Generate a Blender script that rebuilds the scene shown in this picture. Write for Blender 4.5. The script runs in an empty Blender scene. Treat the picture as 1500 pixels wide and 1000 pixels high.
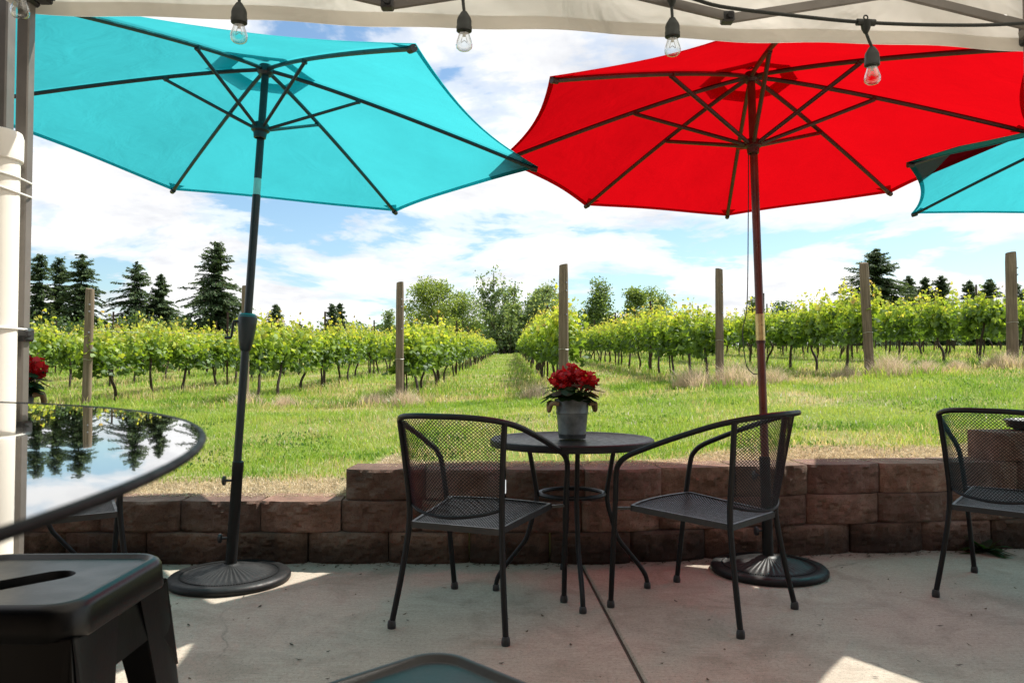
import bpy, math, random
import numpy as np
from mathutils import Vector, Matrix
random.seed(7); rng = np.random.default_rng(7)
PI = math.pi; R = math.radians
scene = bpy.context.scene
COL = scene.collection

# ------------------------------------------------------------------ camera
CAM_H = 1.086
cam_d = bpy.data.cameras.new('camera'); cam = bpy.data.objects.new('camera', cam_d); COL.objects.link(cam)
cam.location = (0, 0, CAM_H); cam.rotation_euler = (R(90+1.743), 0, 0)
cam_d.sensor_width = 36; cam_d.lens = 27.6; cam_d.clip_start = 0.02; cam_d.clip_end = 2000
cam_d.dof.use_dof = True; cam_d.dof.focus_distance = 6.0; cam_d.dof.aperture_fstop = 15
scene.camera = cam
F_PX, HOR = 1150.0, 535.0
def at(px, py, d):
    "point at forward distance d seen at photo pixel (px, py) - used to measure real positions"
    return Vector(((px-750)/F_PX*d, d, CAM_H + (HOR-py)/F_PX*d))

# ------------------------------------------------------------------ object helpers
def tag(o, label=None, cat=None, group=None, kind=None):
    if label: o['label'] = label
    if cat: o['category'] = cat
    if group: o['group'] = group
    if kind: o['kind'] = kind
    return o
def thing(name, label, cat, loc=(0, 0, 0), rz=0, group=None):
    o = bpy.data.objects.new(name, None); COL.objects.link(o)
    o.empty_display_size = .1
    o.location = loc; o.rotation_euler = (0, 0, rz)
    return tag(o, label, cat, group)
def copy_tree(o, parent=None):
    c = o.copy(); COL.objects.link(c)
    c.parent = parent
    for ch in list(o.children): copy_tree(ch, c)
    return c

def crom(pts, n=6, closed=False):
    "Catmull-Rom through the points"
    P = [Vector(p) for p in pts]; out = []
    N = len(P); rng_ = range(N) if closed else range(N-1)
    for i in rng_:
        if closed: p0, p1, p2, p3 = P[(i-1) % N], P[i], P[(i+1) % N], P[(i+2) % N]
        else:
            p1, p2 = P[i], P[i+1]
            p0 = P[i-1] if i > 0 else p1*2-p2
            p3 = P[i+2] if i+2 < N else p2*2-p1
        for k in range(n):
            t = k/n
            out.append(.5*((2*p1)+(p2-p0)*t+(2*p0-5*p1+4*p2-p3)*t*t+(3*p1-p0-3*p2+p3)*t**3))
    if not closed: out.append(P[-1])
    return out

class MB:
    def __init__(s): s.v = []; s.f = []; s.col = None
    def add(s, vs, fs):
        b = len(s.v); s.v += [tuple(v) for v in vs]; s.f += [tuple(i+b for i in f) for f in fs]; return b
    def box(s, c, size, rot=None, bev=0):
        x, y, z = [a/2 for a in size]
        if bev > 0:
            b = min(bev, x*.9, y*.9, z*.9)
            vs = []; idx = {}
            for sx in (-1, 1):
                for sy in (-1, 1):
                    for sz in (-1, 1):
                        for ax in range(3):
                            p = [sx*x, sy*y, sz*z]
                            for a2 in range(3):
                                if a2 != ax: p[a2] -= (sx, sy, sz)[a2]*b
                            idx[(sx, sy, sz, ax)] = len(vs); vs.append(Vector(p))
            fs = []
            for ax in range(3):
                o1, o2 = [a for a in range(3) if a != ax]
                for sg in (-1, 1):
                    q = []
                    for (a, b2) in ((-1, -1), (1, -1), (1, 1), (-1, 1)):
                        k = [0, 0, 0]; k[ax] = sg; k[o1] = a; k[o2] = b2; q.append(idx[(*k, ax)])
                    fs.append(q)
            for ax in range(3):
                o1, o2 = [a for a in range(3) if a != ax]
                for a in (-1, 1):
                    for b2 in (-1, 1):
                        k0 = [0, 0, 0]; k0[ax] = -1; k0[o1] = a; k0[o2] = b2
                        k1 = list(k0); k1[ax] = 1
                        fs.append([idx[(*k0, o1)], idx[(*k1, o1)], idx[(*k1, o2)], idx[(*k0, o2)]])
            for sx in (-1, 1):
                for sy in (-1, 1):
                    for sz in (-1, 1): fs.append([idx[(sx, sy, sz, a)] for a in range(3)])
        else:
            vs = [Vector((sx*x, sy*y, sz*z)) for sz in (-1, 1) for sx, sy in ((-1, -1), (1, -1), (1, 1), (-1, 1))]
            fs = [(0, 3, 2, 1), (4, 5, 6, 7), (0, 1, 5, 4), (1, 2, 6, 5), (2, 3, 7, 6), (3, 0, 4, 7)]
        if rot is not None: vs = [rot @ v for v in vs]
        c = Vector(c); s.add([v+c for v in vs], fs)
    def bar(s, a, b, w, h, up=(0, 0, 1), bev=0):
        a, b = Vector(a), Vector(b); d = (b-a); L = d.length; d.normalize()
        u = Vector(up); sx = d.cross(u)
        if sx.length < 1e-4: sx = d.cross(Vector((1, 0, 0)))
        sx.normalize(); u = sx.cross(d)
        s.box((a+b)/2, (w, L, h), Matrix((sx, d, u)).transposed(), bev)
    def tube(s, pts, r, n=8, closed=False, cap=True):
        P = [Vector(p) for p in pts]; N = len(P)
        rr = r if isinstance(r, (list, tuple)) else [r]*N
        T = []
        for i in range(N):
            a = P[(i-1) % N] if (closed or i > 0) else P[i]; b = P[(i+1) % N] if (closed or i < N-1) else P[i]
            t = (b-a); T.append(t.normalized() if t.length > 1e-9 else Vector((0, 0, 1)))
        ref = Vector((0, 0, 1)) if abs(T[0].z) < .9 else Vector((1, 0, 0))
        nrm = (ref-T[0]*ref.dot(T[0])).normalized(); vs = []
        for i in range(N):
            nrm = (nrm-T[i]*nrm.dot(T[i])).normalized(); bn = T[i].cross(nrm)
            for k in range(n):
                a = 2*PI*k/n; vs.append(P[i]+(nrm*math.cos(a)+bn*math.sin(a))*rr[i])
        fs = []
        for i in range(N if closed else N-1):
            j = (i+1) % N
            for k in range(n):
                fs.append((i*n+k, i*n+(k+1) % n, j*n+(k+1) % n, j*n+k))
        if cap and not closed:
            fs.append(tuple(range(n-1, -1, -1))); fs.append(tuple((N-1)*n+k for k in range(n)))
        s.add(vs, fs)
    def lathe(s, prof, n=32, c=(0, 0, 0), wob=None):
        c = Vector(c); vs = []; fs = []; m = len(prof)
        for k in range(n):
            a = 2*PI*k/n
            for i, (r, z) in enumerate(prof):
                dz = wob(a, r, i) if wob else 0
                vs.append(c+Vector((r*math.cos(a), r*math.sin(a), z+dz)))
        for k in range(n):
            k2 = (k+1) % n
            for i in range(m-1): fs.append((k*m+i, k2*m+i, k2*m+i+1, k*m+i+1))
        s.add(vs, fs)
    def build(s, name, mat, parent=None, smooth=True, off=None, angle=40):
        me = bpy.data.meshes.new(name)
        vs = s.v if off is None else [(v[0]-off[0], v[1]-off[1], v[2]-off[2]) for v in s.v]
        me.from_pydata(vs, [], s.f); me.validate(); me.update()
        if mat: me.materials.append(mat)
        if smooth:
            me.polygons.foreach_set('use_smooth', [True]*len(me.polygons)); me.set_sharp_from_angle(angle=R(angle))
        o = bpy.data.objects.new(name, me); COL.objects.link(o); o.parent = parent
        return o

def np_mesh(name, V, faces, mat, parent=None, col=None, smooth=False):
    "V (N,3); faces: list of (M,k) int arrays; col (N,3) vertex colours (own colour of the leaf / blade)"
    me = bpy.data.meshes.new(name)
    V = np.asarray(V, np.float32)
    me.vertices.add(len(V)); me.vertices.foreach_set('co', V.ravel())
    loops = np.concatenate([f.ravel() for f in faces]).astype(np.int32)
    sizes = np.concatenate([np.full(len(f), f.shape[1], np.int32) for f in faces])
    starts = np.concatenate([[0], np.cumsum(sizes)[:-1]]).astype(np.int32)
    me.loops.add(len(loops)); me.loops.foreach_set('vertex_index', loops)
    me.polygons.add(len(sizes)); me.polygons.foreach_set('loop_start', starts)
    me.polygons.foreach_set('use_smooth', np.full(len(sizes), smooth))
    me.update(calc_edges=True); me.validate()
    if col is not None:
        a = me.color_attributes.new('col', 'FLOAT_COLOR', 'POINT')
        c4 = np.ones((len(V), 4), np.float32); c4[:, :3] = col
        a.data.foreach_set('color', c4.ravel())
    me.materials.append(mat)
    o = bpy.data.objects.new(name, me); COL.objects.link(o); o.parent = parent
    return o

# ------------------------------------------------------------------ material helpers
def new_mat(name):
    m = bpy.data.materials.new(name); m.use_nodes = True
    nt = m.node_tree; nt.nodes.clear()
    out = nt.nodes.new('ShaderNodeOutputMaterial')
    return m, nt, out
def N(nt, kind, **kw):
    n = nt.nodes.new(kind)
    for k, v in kw.items():
        if k.startswith('_'): setattr(n, k[1:], v)
        else: n.inputs[k.replace('__', ' ')].default_value = v
    return n
def L(nt, a, b): nt.links.new(a, b)
def ramp(nt, fac, stops, interp='LINEAR'):
    r = nt.nodes.new('ShaderNodeValToRGB'); r.color_ramp.interpolation = interp
    e = r.color_ramp.elements
    while len(e) < len(stops): e.new(.5)
    for el, (p, c) in zip(e, stops):
        el.position = p; el.color = (*c, 1) if len(c) == 3 else c
    L(nt, fac, r.inputs['Fac']); return r.outputs['Color']
def noise(nt, scale, detail=4, rough=.55, vec=None, dist=0):
    n = N(nt, 'ShaderNodeTexNoise', Scale=scale, Detail=detail, Roughness=rough, Distortion=dist)
    if vec is not None: L(nt, vec, n.inputs['Vector'])
    return n.outputs['Fac']
def coord(nt, kind='Object'):
    return nt.nodes.new('ShaderNodeTexCoord').outputs[kind]
def mixc(nt, fac, a, b, mode='MIX'):
    m = nt.nodes.new('ShaderNodeMix'); m.data_type = 'RGBA'; m.blend_type = mode
    for sock, v in ((m.inputs[0], fac), (m.inputs[6], a), (m.inputs[7], b)):
        if hasattr(v, 'is_linked'): L(nt, v, sock)
        else: sock.default_value = v if isinstance(v, (int, float)) else (*v, 1)
    return m.outputs[2]
def bump(nt, h, strength=.3, dist=.01):
    b = N(nt, 'ShaderNodeBump', Strength=strength, Distance=dist); L(nt, h, b.inputs['Height']); return b.outputs['Normal']
def simple(name, c, rough=.5, metal=0, var=.15, vscale=8, bmp=0, bscale=60, spec=.5, rvar=.1, coat=0):
    m, nt, out = new_mat(name)
    p = nt.nodes.new('ShaderNodeBsdfPrincipled'); L(nt, p.outputs[0], out.inputs[0])
    co = coord(nt)
    f = noise(nt, vscale, 5, .6, co)
    L(nt, ramp(nt, f, [(.3, tuple(x*(1-var) for x in c)), (.7, tuple(min(1, x*(1+var)) for x in c))]), p.inputs['Base Color'])
    L(nt, ramp(nt, noise(nt, vscale*2.3, 4, .6, co), [(.3, (max(0, rough-rvar),)*3), (.7, (min(1, rough+rvar),)*3)]), p.inputs['Roughness'])
    p.inputs['Metallic'].default_value = metal
    p.inputs['Specular IOR Level'].default_value = spec
    p.inputs['Coat Weight'].default_value = coat
    if bmp: L(nt, bump(nt, noise(nt, bscale, 3, .6, co), bmp, .004), p.inputs['Normal'])
    return m
def leaf_mat(name, trans=.5, gloss=.06, rough=.4, tint=(1.25, 1.15, .6)):
    m, nt, out = new_mat(name)
    a = nt.nodes.new('ShaderNodeAttribute'); a.attribute_name = 'col'
    d = N(nt, 'ShaderNodeBsdfDiffuse'); t = N(nt, 'ShaderNodeBsdfTranslucent'); g = N(nt, 'ShaderNodeBsdfGlossy', Roughness=rough)
    L(nt, a.outputs['Color'], d.inputs['Color'])
    L(nt, mixc(nt, 1.0, a.outputs['Color'], tint, 'MULTIPLY'), t.inputs['Color'])
    g.inputs['Color'].default_value = (.9, .95, 1, 1)
    m1 = N(nt, 'ShaderNodeMixShader', Fac=trans); L(nt, d.outputs[0], m1.inputs[1]); L(nt, t.outputs[0], m1.inputs[2])
    m2 = N(nt, 'ShaderNodeMixShader', Fac=gloss); L(nt, m1.outputs[0], m2.inputs[1]); L(nt, g.outputs[0], m2.inputs[2])
    L(nt, m2.outputs[0], out.inputs[0]); return m
def cloth_mat(name, dif, tra, fac=.6, wr=.25, scale=3.0, fwd=0):
    m, nt, out = new_mat(name)
    co = coord(nt)
    d = N(nt, 'ShaderNodeBsdfDiffuse'); t = N(nt, 'ShaderNodeBsdfTranslucent')
    f = noise(nt, scale, 5, .6, co)
    L(nt, ramp(nt, f, [(.3, tuple(x*.93 for x in dif)), (.7, tuple(min(1, x*1.05) for x in dif))]), d.inputs['Color'])
    L(nt, ramp(nt, f, [(.3, tuple(x*.93 for x in tra)), (.7, tuple(min(1, x*1.05) for x in tra))]), t.inputs['Color'])
    nb = bump(nt, noise(nt, 5, 3, .55, co, .6), wr, .03)
    wv = N(nt, 'ShaderNodeTexNoise', Scale=900, Detail=1); L(nt, co, wv.inputs['Vector'])
    b2 = N(nt, 'ShaderNodeBump', Strength=.12, Distance=.001); L(nt, wv.outputs['Fac'], b2.inputs['Height']); L(nt, nb, b2.inputs['Normal'])
    L(nt, b2.outputs[0], d.inputs['Normal']); L(nt, b2.outputs[0], t.inputs['Normal'])
    ms = N(nt, 'ShaderNodeMixShader', Fac=fac); L(nt, d.outputs[0], ms.inputs[1]); L(nt, t.outputs[0], ms.inputs[2])
    if fwd:
        r = N(nt, 'ShaderNodeBsdfRefraction', Roughness=.85, IOR=1.12); r.inputs['Color'].default_value = (*[x*.9 for x in tra], 1)
        m2 = N(nt, 'ShaderNodeMixShader', Fac=fwd); L(nt, ms.outputs[0], m2.inputs[1]); L(nt, r.outputs[0], m2.inputs[2]); ms = m2
    L(nt, ms.outputs[0], out.inputs[0]); return m

M = {}
M['black'] = simple('black_powder_coat', (.006, .006, .0075), .42, 0, .2, 20, .12, 500, spec=.28)
M['seat'] = simple('lit_black_seat_coat', (.017, .017, .019), .4, 0, .2, 20, .1, 400, spec=.5)  # chair black again, lightened for the light the seat mesh catches
M['rim'] = simple('black_table_rim', (.003, .003, .004), .45, 0, .1, 20, spec=.08)
M['black_pole'] = simple('dark_painted_pole', (.012, .022, .026), .38, 0, .2, 10)
M['base'] = simple('umbrella_base_resin', (.010, .0105, .011), .48, 0, .25, 14, .15, 300, spec=.32)
M['stool'] = simple('black_stool_paint', (.0028, .0028, .0034), .32, 0, .1, 9, .05, 160, spec=.34, rvar=.035)
M['mahogany'] = simple('mahogany_wood', (.11, .022, .012), .35, 0, .35, 6)
M['wood_rib'] = simple('dark_stained_rib', (.045, .010, .007), .45, 0, .3, 6)
M['brass'] = simple('brass_ferrule', (.62, .45, .2), .35, .8, .15, 30)
M['teal_plastic'] = simple('teal_plastic', (.01, .2, .22), .4)
M['light_teal'] = simple('light_teal_sleeve', (.22, .62, .62), .35)
M['pvc'] = simple('white_pvc', (.80, .77, .70), .35, 0, .06, 3)
M['tie'] = simple('white_tie', (.8, .8, .76), .4, 0, .03)
M['tent_metal'] = simple('grey_painted_steel', (.17, .155, .14), .42, .3, .15, 8)
M['tent_dark'] = simple('black_plastic_fitting', (.02, .02, .022), .45)
M['socket'] = simple('black_rubber_socket', (.012, .016, .013), .5)
M['saucer'] = simple('black_planter', (.018, .018, .02), .45)
M['galv'] = simple('galvanised_steel', (.12, .132, .135), .5, .55, .45, 16, .2, 60)
M['rope'] = simple('jute_rope', (.30, .2, .11), .85, 0, .3, 60, .6, 220)
M['soil'] = simple('potting_soil', (.03, .022, .016), .95, 0, .4, 60, .8, 90)
M['bark'] = simple('tree_bark', (.055, .042, .032), .9, 0, .4, 6, .8, 30)
M['vine_bark'] = simple('vine_bark', (.042, .027, .02), .9, 0, .4, 25, .9, 90)
M['stake'] = simple('rusty_steel_stake', (.055, .028, .02), .75, .2, .4, 20)
M['wire'] = simple('galvanised_wire', (.42, .42, .42), .4, .6)
M['filament'] = simple('filament_wire', (.3, .27, .2), .4, .7)
M['teal_cloth'] = cloth_mat('teal_canvas', (.022, .23, .265), (.040, .385, .43), .62, .45, 3.0, fwd=.15)
M['red_cloth'] = cloth_mat('red_canvas', (.25, .003, .006), (.42, .0016, .004), .62, .45, 3.0, fwd=.13)
M['tent_cloth'] = cloth_mat('offwhite_tent_fabric', (.74, .71, .66), (.80, .76, .69), .47, .5, 2)
M['leaf'] = leaf_mat('vine_leaf', .52, .03, .55)
M['needle'] = leaf_mat('conifer_needles', .35, .02, .5)
M['tree_leaf'] = leaf_mat('tree_leaf', .5, .03, .45)
M['grass'] = leaf_mat('grass_blade', .45, .03, .45, (1.15, 1.1, .7))
M['dry'] = leaf_mat('dry_grass', .35, .02, .5, (1.1, 1.0, .85))
M['petal'] = leaf_mat('red_petal', .4, .03, .4, (1.1, .6, .6))

def glass_mat():
    m, nt, out = new_mat('clear_bulb_glass')
    t = N(nt, 'ShaderNodeBsdfTransparent'); t.inputs['Color'].default_value = (.93, .95, .94, 1)
    g = N(nt, 'ShaderNodeBsdfGlossy', Roughness=.03)
    lw = N(nt, 'ShaderNodeLayerWeight', Blend=.42)
    ms = N(nt, 'ShaderNodeMixShader'); L(nt, lw.outputs['Facing'], ms.inputs[0]); L(nt, t.outputs[0], ms.inputs[1]); L(nt, g.outputs[0], ms.inputs[2])
    L(nt, ms.outputs[0], out.inputs[0]); return m
M['bulb'] = glass_mat()
def tabletop_mat():
    m, nt, out = new_mat('black_table_glass')
    p = nt.nodes.new('ShaderNodeBsdfPrincipled'); L(nt, p.outputs[0], out.inputs[0])
    co = coord(nt)
    p.inputs['Base Color'].default_value = (.012, .013, .014, 1)
    L(nt, ramp(nt, noise(nt, 7, 6, .7, co), [(.35, (.015,)*3), (.75, (.05,)*3)]), p.inputs['Roughness'])
    L(nt, bump(nt, noise(nt, 260, 2, .5, co), .012, .001), p.inputs['Normal'])
    dust = ramp(nt, noise(nt, 3.5, 7, .7, co, .5), [(.5, (.012, .013, .014)), (.8, (.045, .044, .042))]); L(nt, dust, p.inputs['Base Color'])
    p.inputs['IOR'].default_value = 1.7; p.inputs['Coat Weight'].default_value = 1; p.inputs['Coat Roughness'].default_value = .01; p.inputs['Coat IOR'].default_value = 1.8
    return m
M['glass_top'] = tabletop_mat()

def concrete_mat():
    m, nt, out = new_mat('patio_concrete')
    p = nt.nodes.new('ShaderNodeBsdfPrincipled'); L(nt, p.outputs[0], out.inputs[0]); co = coord(nt)
    big = ramp(nt, noise(nt, .9, 6, .62, co, .4), [(.3, (.30, .255, .20)), (.5, (.385, .335, .268)), (.72, (.46, .405, .33))])
    # broom strokes
    mp = N(nt, 'ShaderNodeMapping'); mp.inputs['Scale'].default_value = (6, 160, 1); L(nt, co, mp.inputs['Vector'])
    broom = noise(nt, 1.0, 3, .6, mp.outputs[0])
    c1 = mixc(nt, .35, big, ramp(nt, broom, [(.3, (.23, .195, .155)), (.7, (.47, .415, .34))]))
    spots = ramp(nt, noise(nt, 95, 2, .5, co), [(.30, (.35,)*3), (.38, (1,)*3)])
    grit = ramp(nt, noise(nt, 330, 3, .7, co), [(.32, (.55,)*3), (.5, (1,)*3), (.68, (1.35,)*3)])
    c1 = mixc(nt, .7, c1, grit, 'MULTIPLY')
    fine = ramp(nt, noise(nt, 70, 5, .75, co), [(.3, (.62,)*3), (.5, (1,)*3), (.7, (1.22,)*3)])
    c1 = mixc(nt, .7, c1, fine, 'MULTIPLY')
    stain = ramp(nt, noise(nt, 1.6, 7, .7, co, 1.2), [(.33, (.66, .62, .56)), (.43, (1,)*3)])
    c1 = mixc(nt, .35, c1, stain, 'MULTIPLY')
    vor = N(nt, 'ShaderNodeTexVoronoi', Scale=.55, _feature='DISTANCE_TO_EDGE')
    wv = N(nt, 'ShaderNodeVectorMath', _operation='MULTIPLY_ADD'); nz_ = N(nt, 'ShaderNodeTexNoise', Scale=3.5, Detail=6); L(nt, co, nz_.inputs['Vector'])
    L(nt, nz_.outputs['Color'], wv.inputs[0]); wv.inputs[1].default_value = (.30, .30, 0); L(nt, co, wv.inputs[2]); L(nt, wv.outputs[0], vor.inputs['Vector'])
    crack = ramp(nt, vor.outputs['Distance'], [(.0, (.30,)*3), (.0022, (1,)*3)])
    c1 = mixc(nt, ramp(nt, noise(nt, .8, 3, .5, co), [(.50, (0,)*3), (.60, (.5,)*3)]), c1, mixc(nt, 1.0, c1, crack, 'MULTIPLY'))
    c2 = mixc(nt, .6, c1, spots, 'MULTIPLY')
    blot = ramp(nt, noise(nt, 3.2, 5, .65, co, .7), [(.36, (.62, .60, .57)), (.52, (1,)*3)])
    c3 = mixc(nt, .55, c2, blot, 'MULTIPLY')
    pale = ramp(nt, noise(nt, 14, 5, .7, co), [(.58, (0,)*3), (.7, (1,)*3)])
    c4 = mixc(nt, ramp(nt, pale, [(0, (0,)*3), (1, (.3,)*3)]), c3, (.52, .47, .40))
    L(nt, c4, p.inputs['Base Color']); p.inputs['Roughness'].default_value = .8
    h = mixc(nt, .5, broom, noise(nt, 220, 3, .6, co))
    L(nt, bump(nt, h, .35, .004), p.inputs['Normal']); return m
M['concrete'] = concrete_mat()
M['blocker_siding'] = simple('brown_blocker_siding', (.16, .12, .09), .7, 0, .2, 3)
M['joint'] = simple('expansion_joint', (.05, .04, .03), .9, 0, .3, 40, .5, 80)

def block_mat():
    m, nt, out = new_mat('split_face_block')
    p = nt.nodes.new('ShaderNodeBsdfPrincipled'); L(nt, p.outputs[0], out.inputs[0]); co = coord(nt)
    a = nt.nodes.new('ShaderNodeAttribute'); a.attribute_name = 'col'
    c = ramp(nt, noise(nt, 5, 6, .7, co, .3), [(.28, (.11, .064, .047)), (.5, (.21, .122, .09)), (.72, (.31, .215, .17))])
    c = mixc(nt, 1.0, c, a.outputs['Color'], 'MULTIPLY')
    agg = ramp(nt, noise(nt, 120, 3, .6, co), [(.33, (.45,)*3), (.45, (1,)*3), (.62, (1,)*3), (.72, (1.35, 1.3, 1.25))])
    c = mixc(nt, .75, c, agg, 'MULTIPLY')
    st = ramp(nt, noise(nt, 2.3, 5, .65, co), [(.38, (.55, .56, .48)), (.5, (1,)*3)])
    c = mixc(nt, .6, c, st, 'MULTIPLY')
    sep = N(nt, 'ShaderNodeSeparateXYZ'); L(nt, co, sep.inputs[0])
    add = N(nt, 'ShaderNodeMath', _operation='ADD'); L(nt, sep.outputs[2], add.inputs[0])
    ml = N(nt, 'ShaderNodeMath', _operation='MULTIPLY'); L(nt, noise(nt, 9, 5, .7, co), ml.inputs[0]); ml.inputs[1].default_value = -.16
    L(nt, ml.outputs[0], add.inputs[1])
    foot_tone = ramp(nt, add.outputs[0], [(-.02, (.22, .20, .17)), (.035, (.55, .53, .5)), (.11, (1,)*3)])   # darker towards the foot of the wall, uneven upper edge
    c = mixc(nt, .85, c, foot_tone, 'MULTIPLY')
    L(nt, c, p.inputs['Base Color']); p.inputs['Roughness'].default_value = .9
    L(nt, bump(nt, mixc(nt, .5, noise(nt, 40, 5, .7, co), noise(nt, 160, 3, .6, co)), .9, .017), p.inputs['Normal']); return m
M['block'] = block_mat()

def post_mat():
    m, nt, out = new_mat('weathered_post_wood')
    p = nt.nodes.new('ShaderNodeBsdfPrincipled'); L(nt, p.outputs[0], out.inputs[0]); co = coord(nt)
    mp = N(nt, 'ShaderNodeMapping'); mp.inputs['Scale'].default_value = (30, 30, 1.2); L(nt, co, mp.inputs['Vector'])
    g = noise(nt, 1.6, 6, .65, mp.outputs[0], .4)
    c = ramp(nt, g, [(.25, (.08, .055, .036)), (.5, (.185, .135, .092)), (.75, (.31, .24, .17))])
    c = mixc(nt, .7, c, ramp(nt, noise(nt, 2.2, 4, .6, co), [(.3, (.65, .66, .6)), (.6, (1,)*3)]), 'MULTIPLY')
    L(nt, c, p.inputs['Base Color']); p.inputs['Roughness'].default_value = .85
    L(nt, bump(nt, g, .6, .008), p.inputs['Normal']); return m
M['post'] = post_mat()

def ground_mat():
    m, nt, out = new_mat('field_soil_and_turf')
    p = nt.nodes.new('ShaderNodeBsdfPrincipled'); L(nt, p.outputs[0], out.inputs[0]); co = coord(nt)
    f = noise(nt, .55, 6, .62, co, .5)
    g = ramp(nt, noise(nt, 22, 5, .7, co), [(.3, (.08, .125, .02)), (.55, (.17, .23, .045)), (.75, (.28, .31, .09))])
    t = ramp(nt, noise(nt, 34, 5, .7, co), [(.3, (.20, .15, .09)), (.6, (.42, .34, .21)), (.8, (.56, .47, .31))])
    at_ = nt.nodes.new('ShaderNodeAttribute'); at_.attribute_name = 'col'
    add = N(nt, 'ShaderNodeMath', _operation='MULTIPLY_ADD'); L(nt, at_.outputs['Fac'], add.inputs[0]); add.inputs[1].default_value = .45; L(nt, f, add.inputs[2])
    L(nt, mixc(nt, ramp(nt, add.outputs[0], [(.50, (0,)*3), (.68, (.9,)*3)]), g, t), p.inputs['Base Color'])
    p.inputs['Roughness'].default_value = .95; p.inputs['Specular IOR Level'].default_value = .1
    L(nt, bump(nt, noise(nt, 30, 5, .7, co), .8, .03), p.inputs['Normal']); return m
M['ground'] = ground_mat()

# ------------------------------------------------------------------ sky and sun
SUN_EL = R(55)
SUN = Vector((.83*math.cos(SUN_EL), .56*math.cos(SUN_EL), math.sin(SUN_EL)))
sd = bpy.data.lights.new('sun', 'SUN'); sd.energy = 5.0; sd.angle = R(.53); sd.color = (1, .95, .86)
so = bpy.data.objects.new('sun', sd); COL.objects.link(so); so.rotation_euler = SUN.to_track_quat('Z', 'Y').to_euler(); so.location = (20, 12, 40)
def build_world():
    w = bpy.data.worlds.new('World'); scene.world = w; w.use_nodes = True
    nt = w.node_tree; nt.nodes.clear()
    out = nt.nodes.new('ShaderNodeOutputWorld'); bg = N(nt, 'ShaderNodeBackground', Strength=.1); L(nt, bg.outputs[0], out.inputs[0])
    sky = nt.nodes.new('ShaderNodeTexSky'); sky.sky_type = 'NISHITA'; sky.sun_disc = False
    sky.sun_elevation = SUN_EL; sky.sun_rotation = math.atan2(SUN.x, SUN.y); sky.air_density = 1.0; sky.dust_density = .8; sky.ozone_density = 1.2
    co = coord(nt, 'Generated')
    sep = N(nt, 'ShaderNodeSeparateXYZ'); L(nt, co, sep.inputs[0])
    zz = N(nt, 'ShaderNodeMath', _operation='MAXIMUM'); L(nt, sep.outputs[2], zz.inputs[0]); zz.inputs[1].default_value = 0
    za = N(nt, 'ShaderNodeMath', _operation='ADD'); L(nt, zz.outputs[0], za.inputs[0]); za.inputs[1].default_value = .17
    comb = N(nt, 'ShaderNodeCombineXYZ')
    for i in range(2):
        dv = N(nt, 'ShaderNodeMath', _operation='DIVIDE'); L(nt, sep.outputs[i], dv.inputs[0]); L(nt, za.outputs[0], dv.inputs[1]); L(nt, dv.outputs[0], comb.inputs[i])
    mp = N(nt, 'ShaderNodeMapping'); mp.inputs['Location'].default_value = CLOUD_OFF; L(nt, comb.outputs[0], mp.inputs['Vector'])
    n1 = noise(nt, 1.25, 11, .58, mp.outputs[0], .25)
    n2 = noise(nt, 1.7, 8, .6, mp.outputs[0], .2)
    mask = ramp(nt, n1, [(.415, (0,)*3), (.465, (.6,)*3), (.52, (1,)*3)], 'EASE')
    shade = ramp(nt, n2, [(.30, (4.6, 4.75, 5.1)), (.43, (6.0, 6.05, 6.2)), (.54, (7.2, 7.2, 7.2))])
    skyb = mixc(nt, 1.0, sky.outputs[0], (.88, 1.0, 1.02), 'MULTIPLY')
    L(nt, mixc(nt, mask, skyb, shade), bg.inputs['Color'])
CLOUD_OFF = (3.2, 1.4, .7)
build_world()
scene.view_settings.view_transform = 'Standard'; scene.view_settings.look = 'None'
scene.view_settings.exposure = .72; scene.view_settings.gamma = 1
scene.view_settings.use_curve_mapping = False
scene.cycles.max_bounces = 8; scene.cycles.transparent_max_bounces = 24; scene.cycles.transmission_bounces = 6
scene.cycles.caustics_reflective = False; scene.cycles.caustics_refractive = True
scene.cycles.use_denoising = True
scene.cycles.sample_clamp_indirect = 4

# ------------------------------------------------------------------ terrain
def sstep(a, b, x):
    t = np.clip((x-a)/(b-a), 0, 1); return t*t*(3-2*t)
_g = np.random.default_rng(3).random((256, 256))
def vnoise(x, y):
    xi = np.floor(x).astype(int); yi = np.floor(y).astype(int); fx = x-xi; fy = y-yi
    fx = fx*fx*(3-2*fx); fy = fy*fy*(3-2*fy)
    a = _g[xi % 256, yi % 256]; b = _g[(xi+1) % 256, yi % 256]; c = _g[xi % 256, (yi+1) % 256]; d = _g[(xi+1) % 256, (yi+1) % 256]
    return (a*(1-fx)+b*fx)*(1-fy)+(c*(1-fx)+d*fx)*fy
def wall_y(x):
    x = np.asarray(x, float)
    return np.where(x < .5, 4.345, np.where(x < 1.8, 4.345+(x-.5)*.165, 4.56+(x-1.8)*.12))
def gz(x, y):
    x = np.asarray(x, float); y = np.asarray(y, float)
    near = .325+.165*sstep(-1.05, -.75, x)
    far = .47+.585*np.clip((x+1.6)/9.7, 0, 1)+.012*np.clip(x-8.1, 0, 12)
    z = near+(far-near)*sstep(5.2, 12.0, y)
    z = z+.026*np.clip(y-12, 0, 68)+.006*np.clip(y-80, 0, 200)
    return z+.035*(vnoise(x*1.3, y*1.3)-.5)*np.clip((y-4.8), 0, 1)
def gz1(x, y): return float(gz(np.array([x]), np.array([y]))[0])

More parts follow.
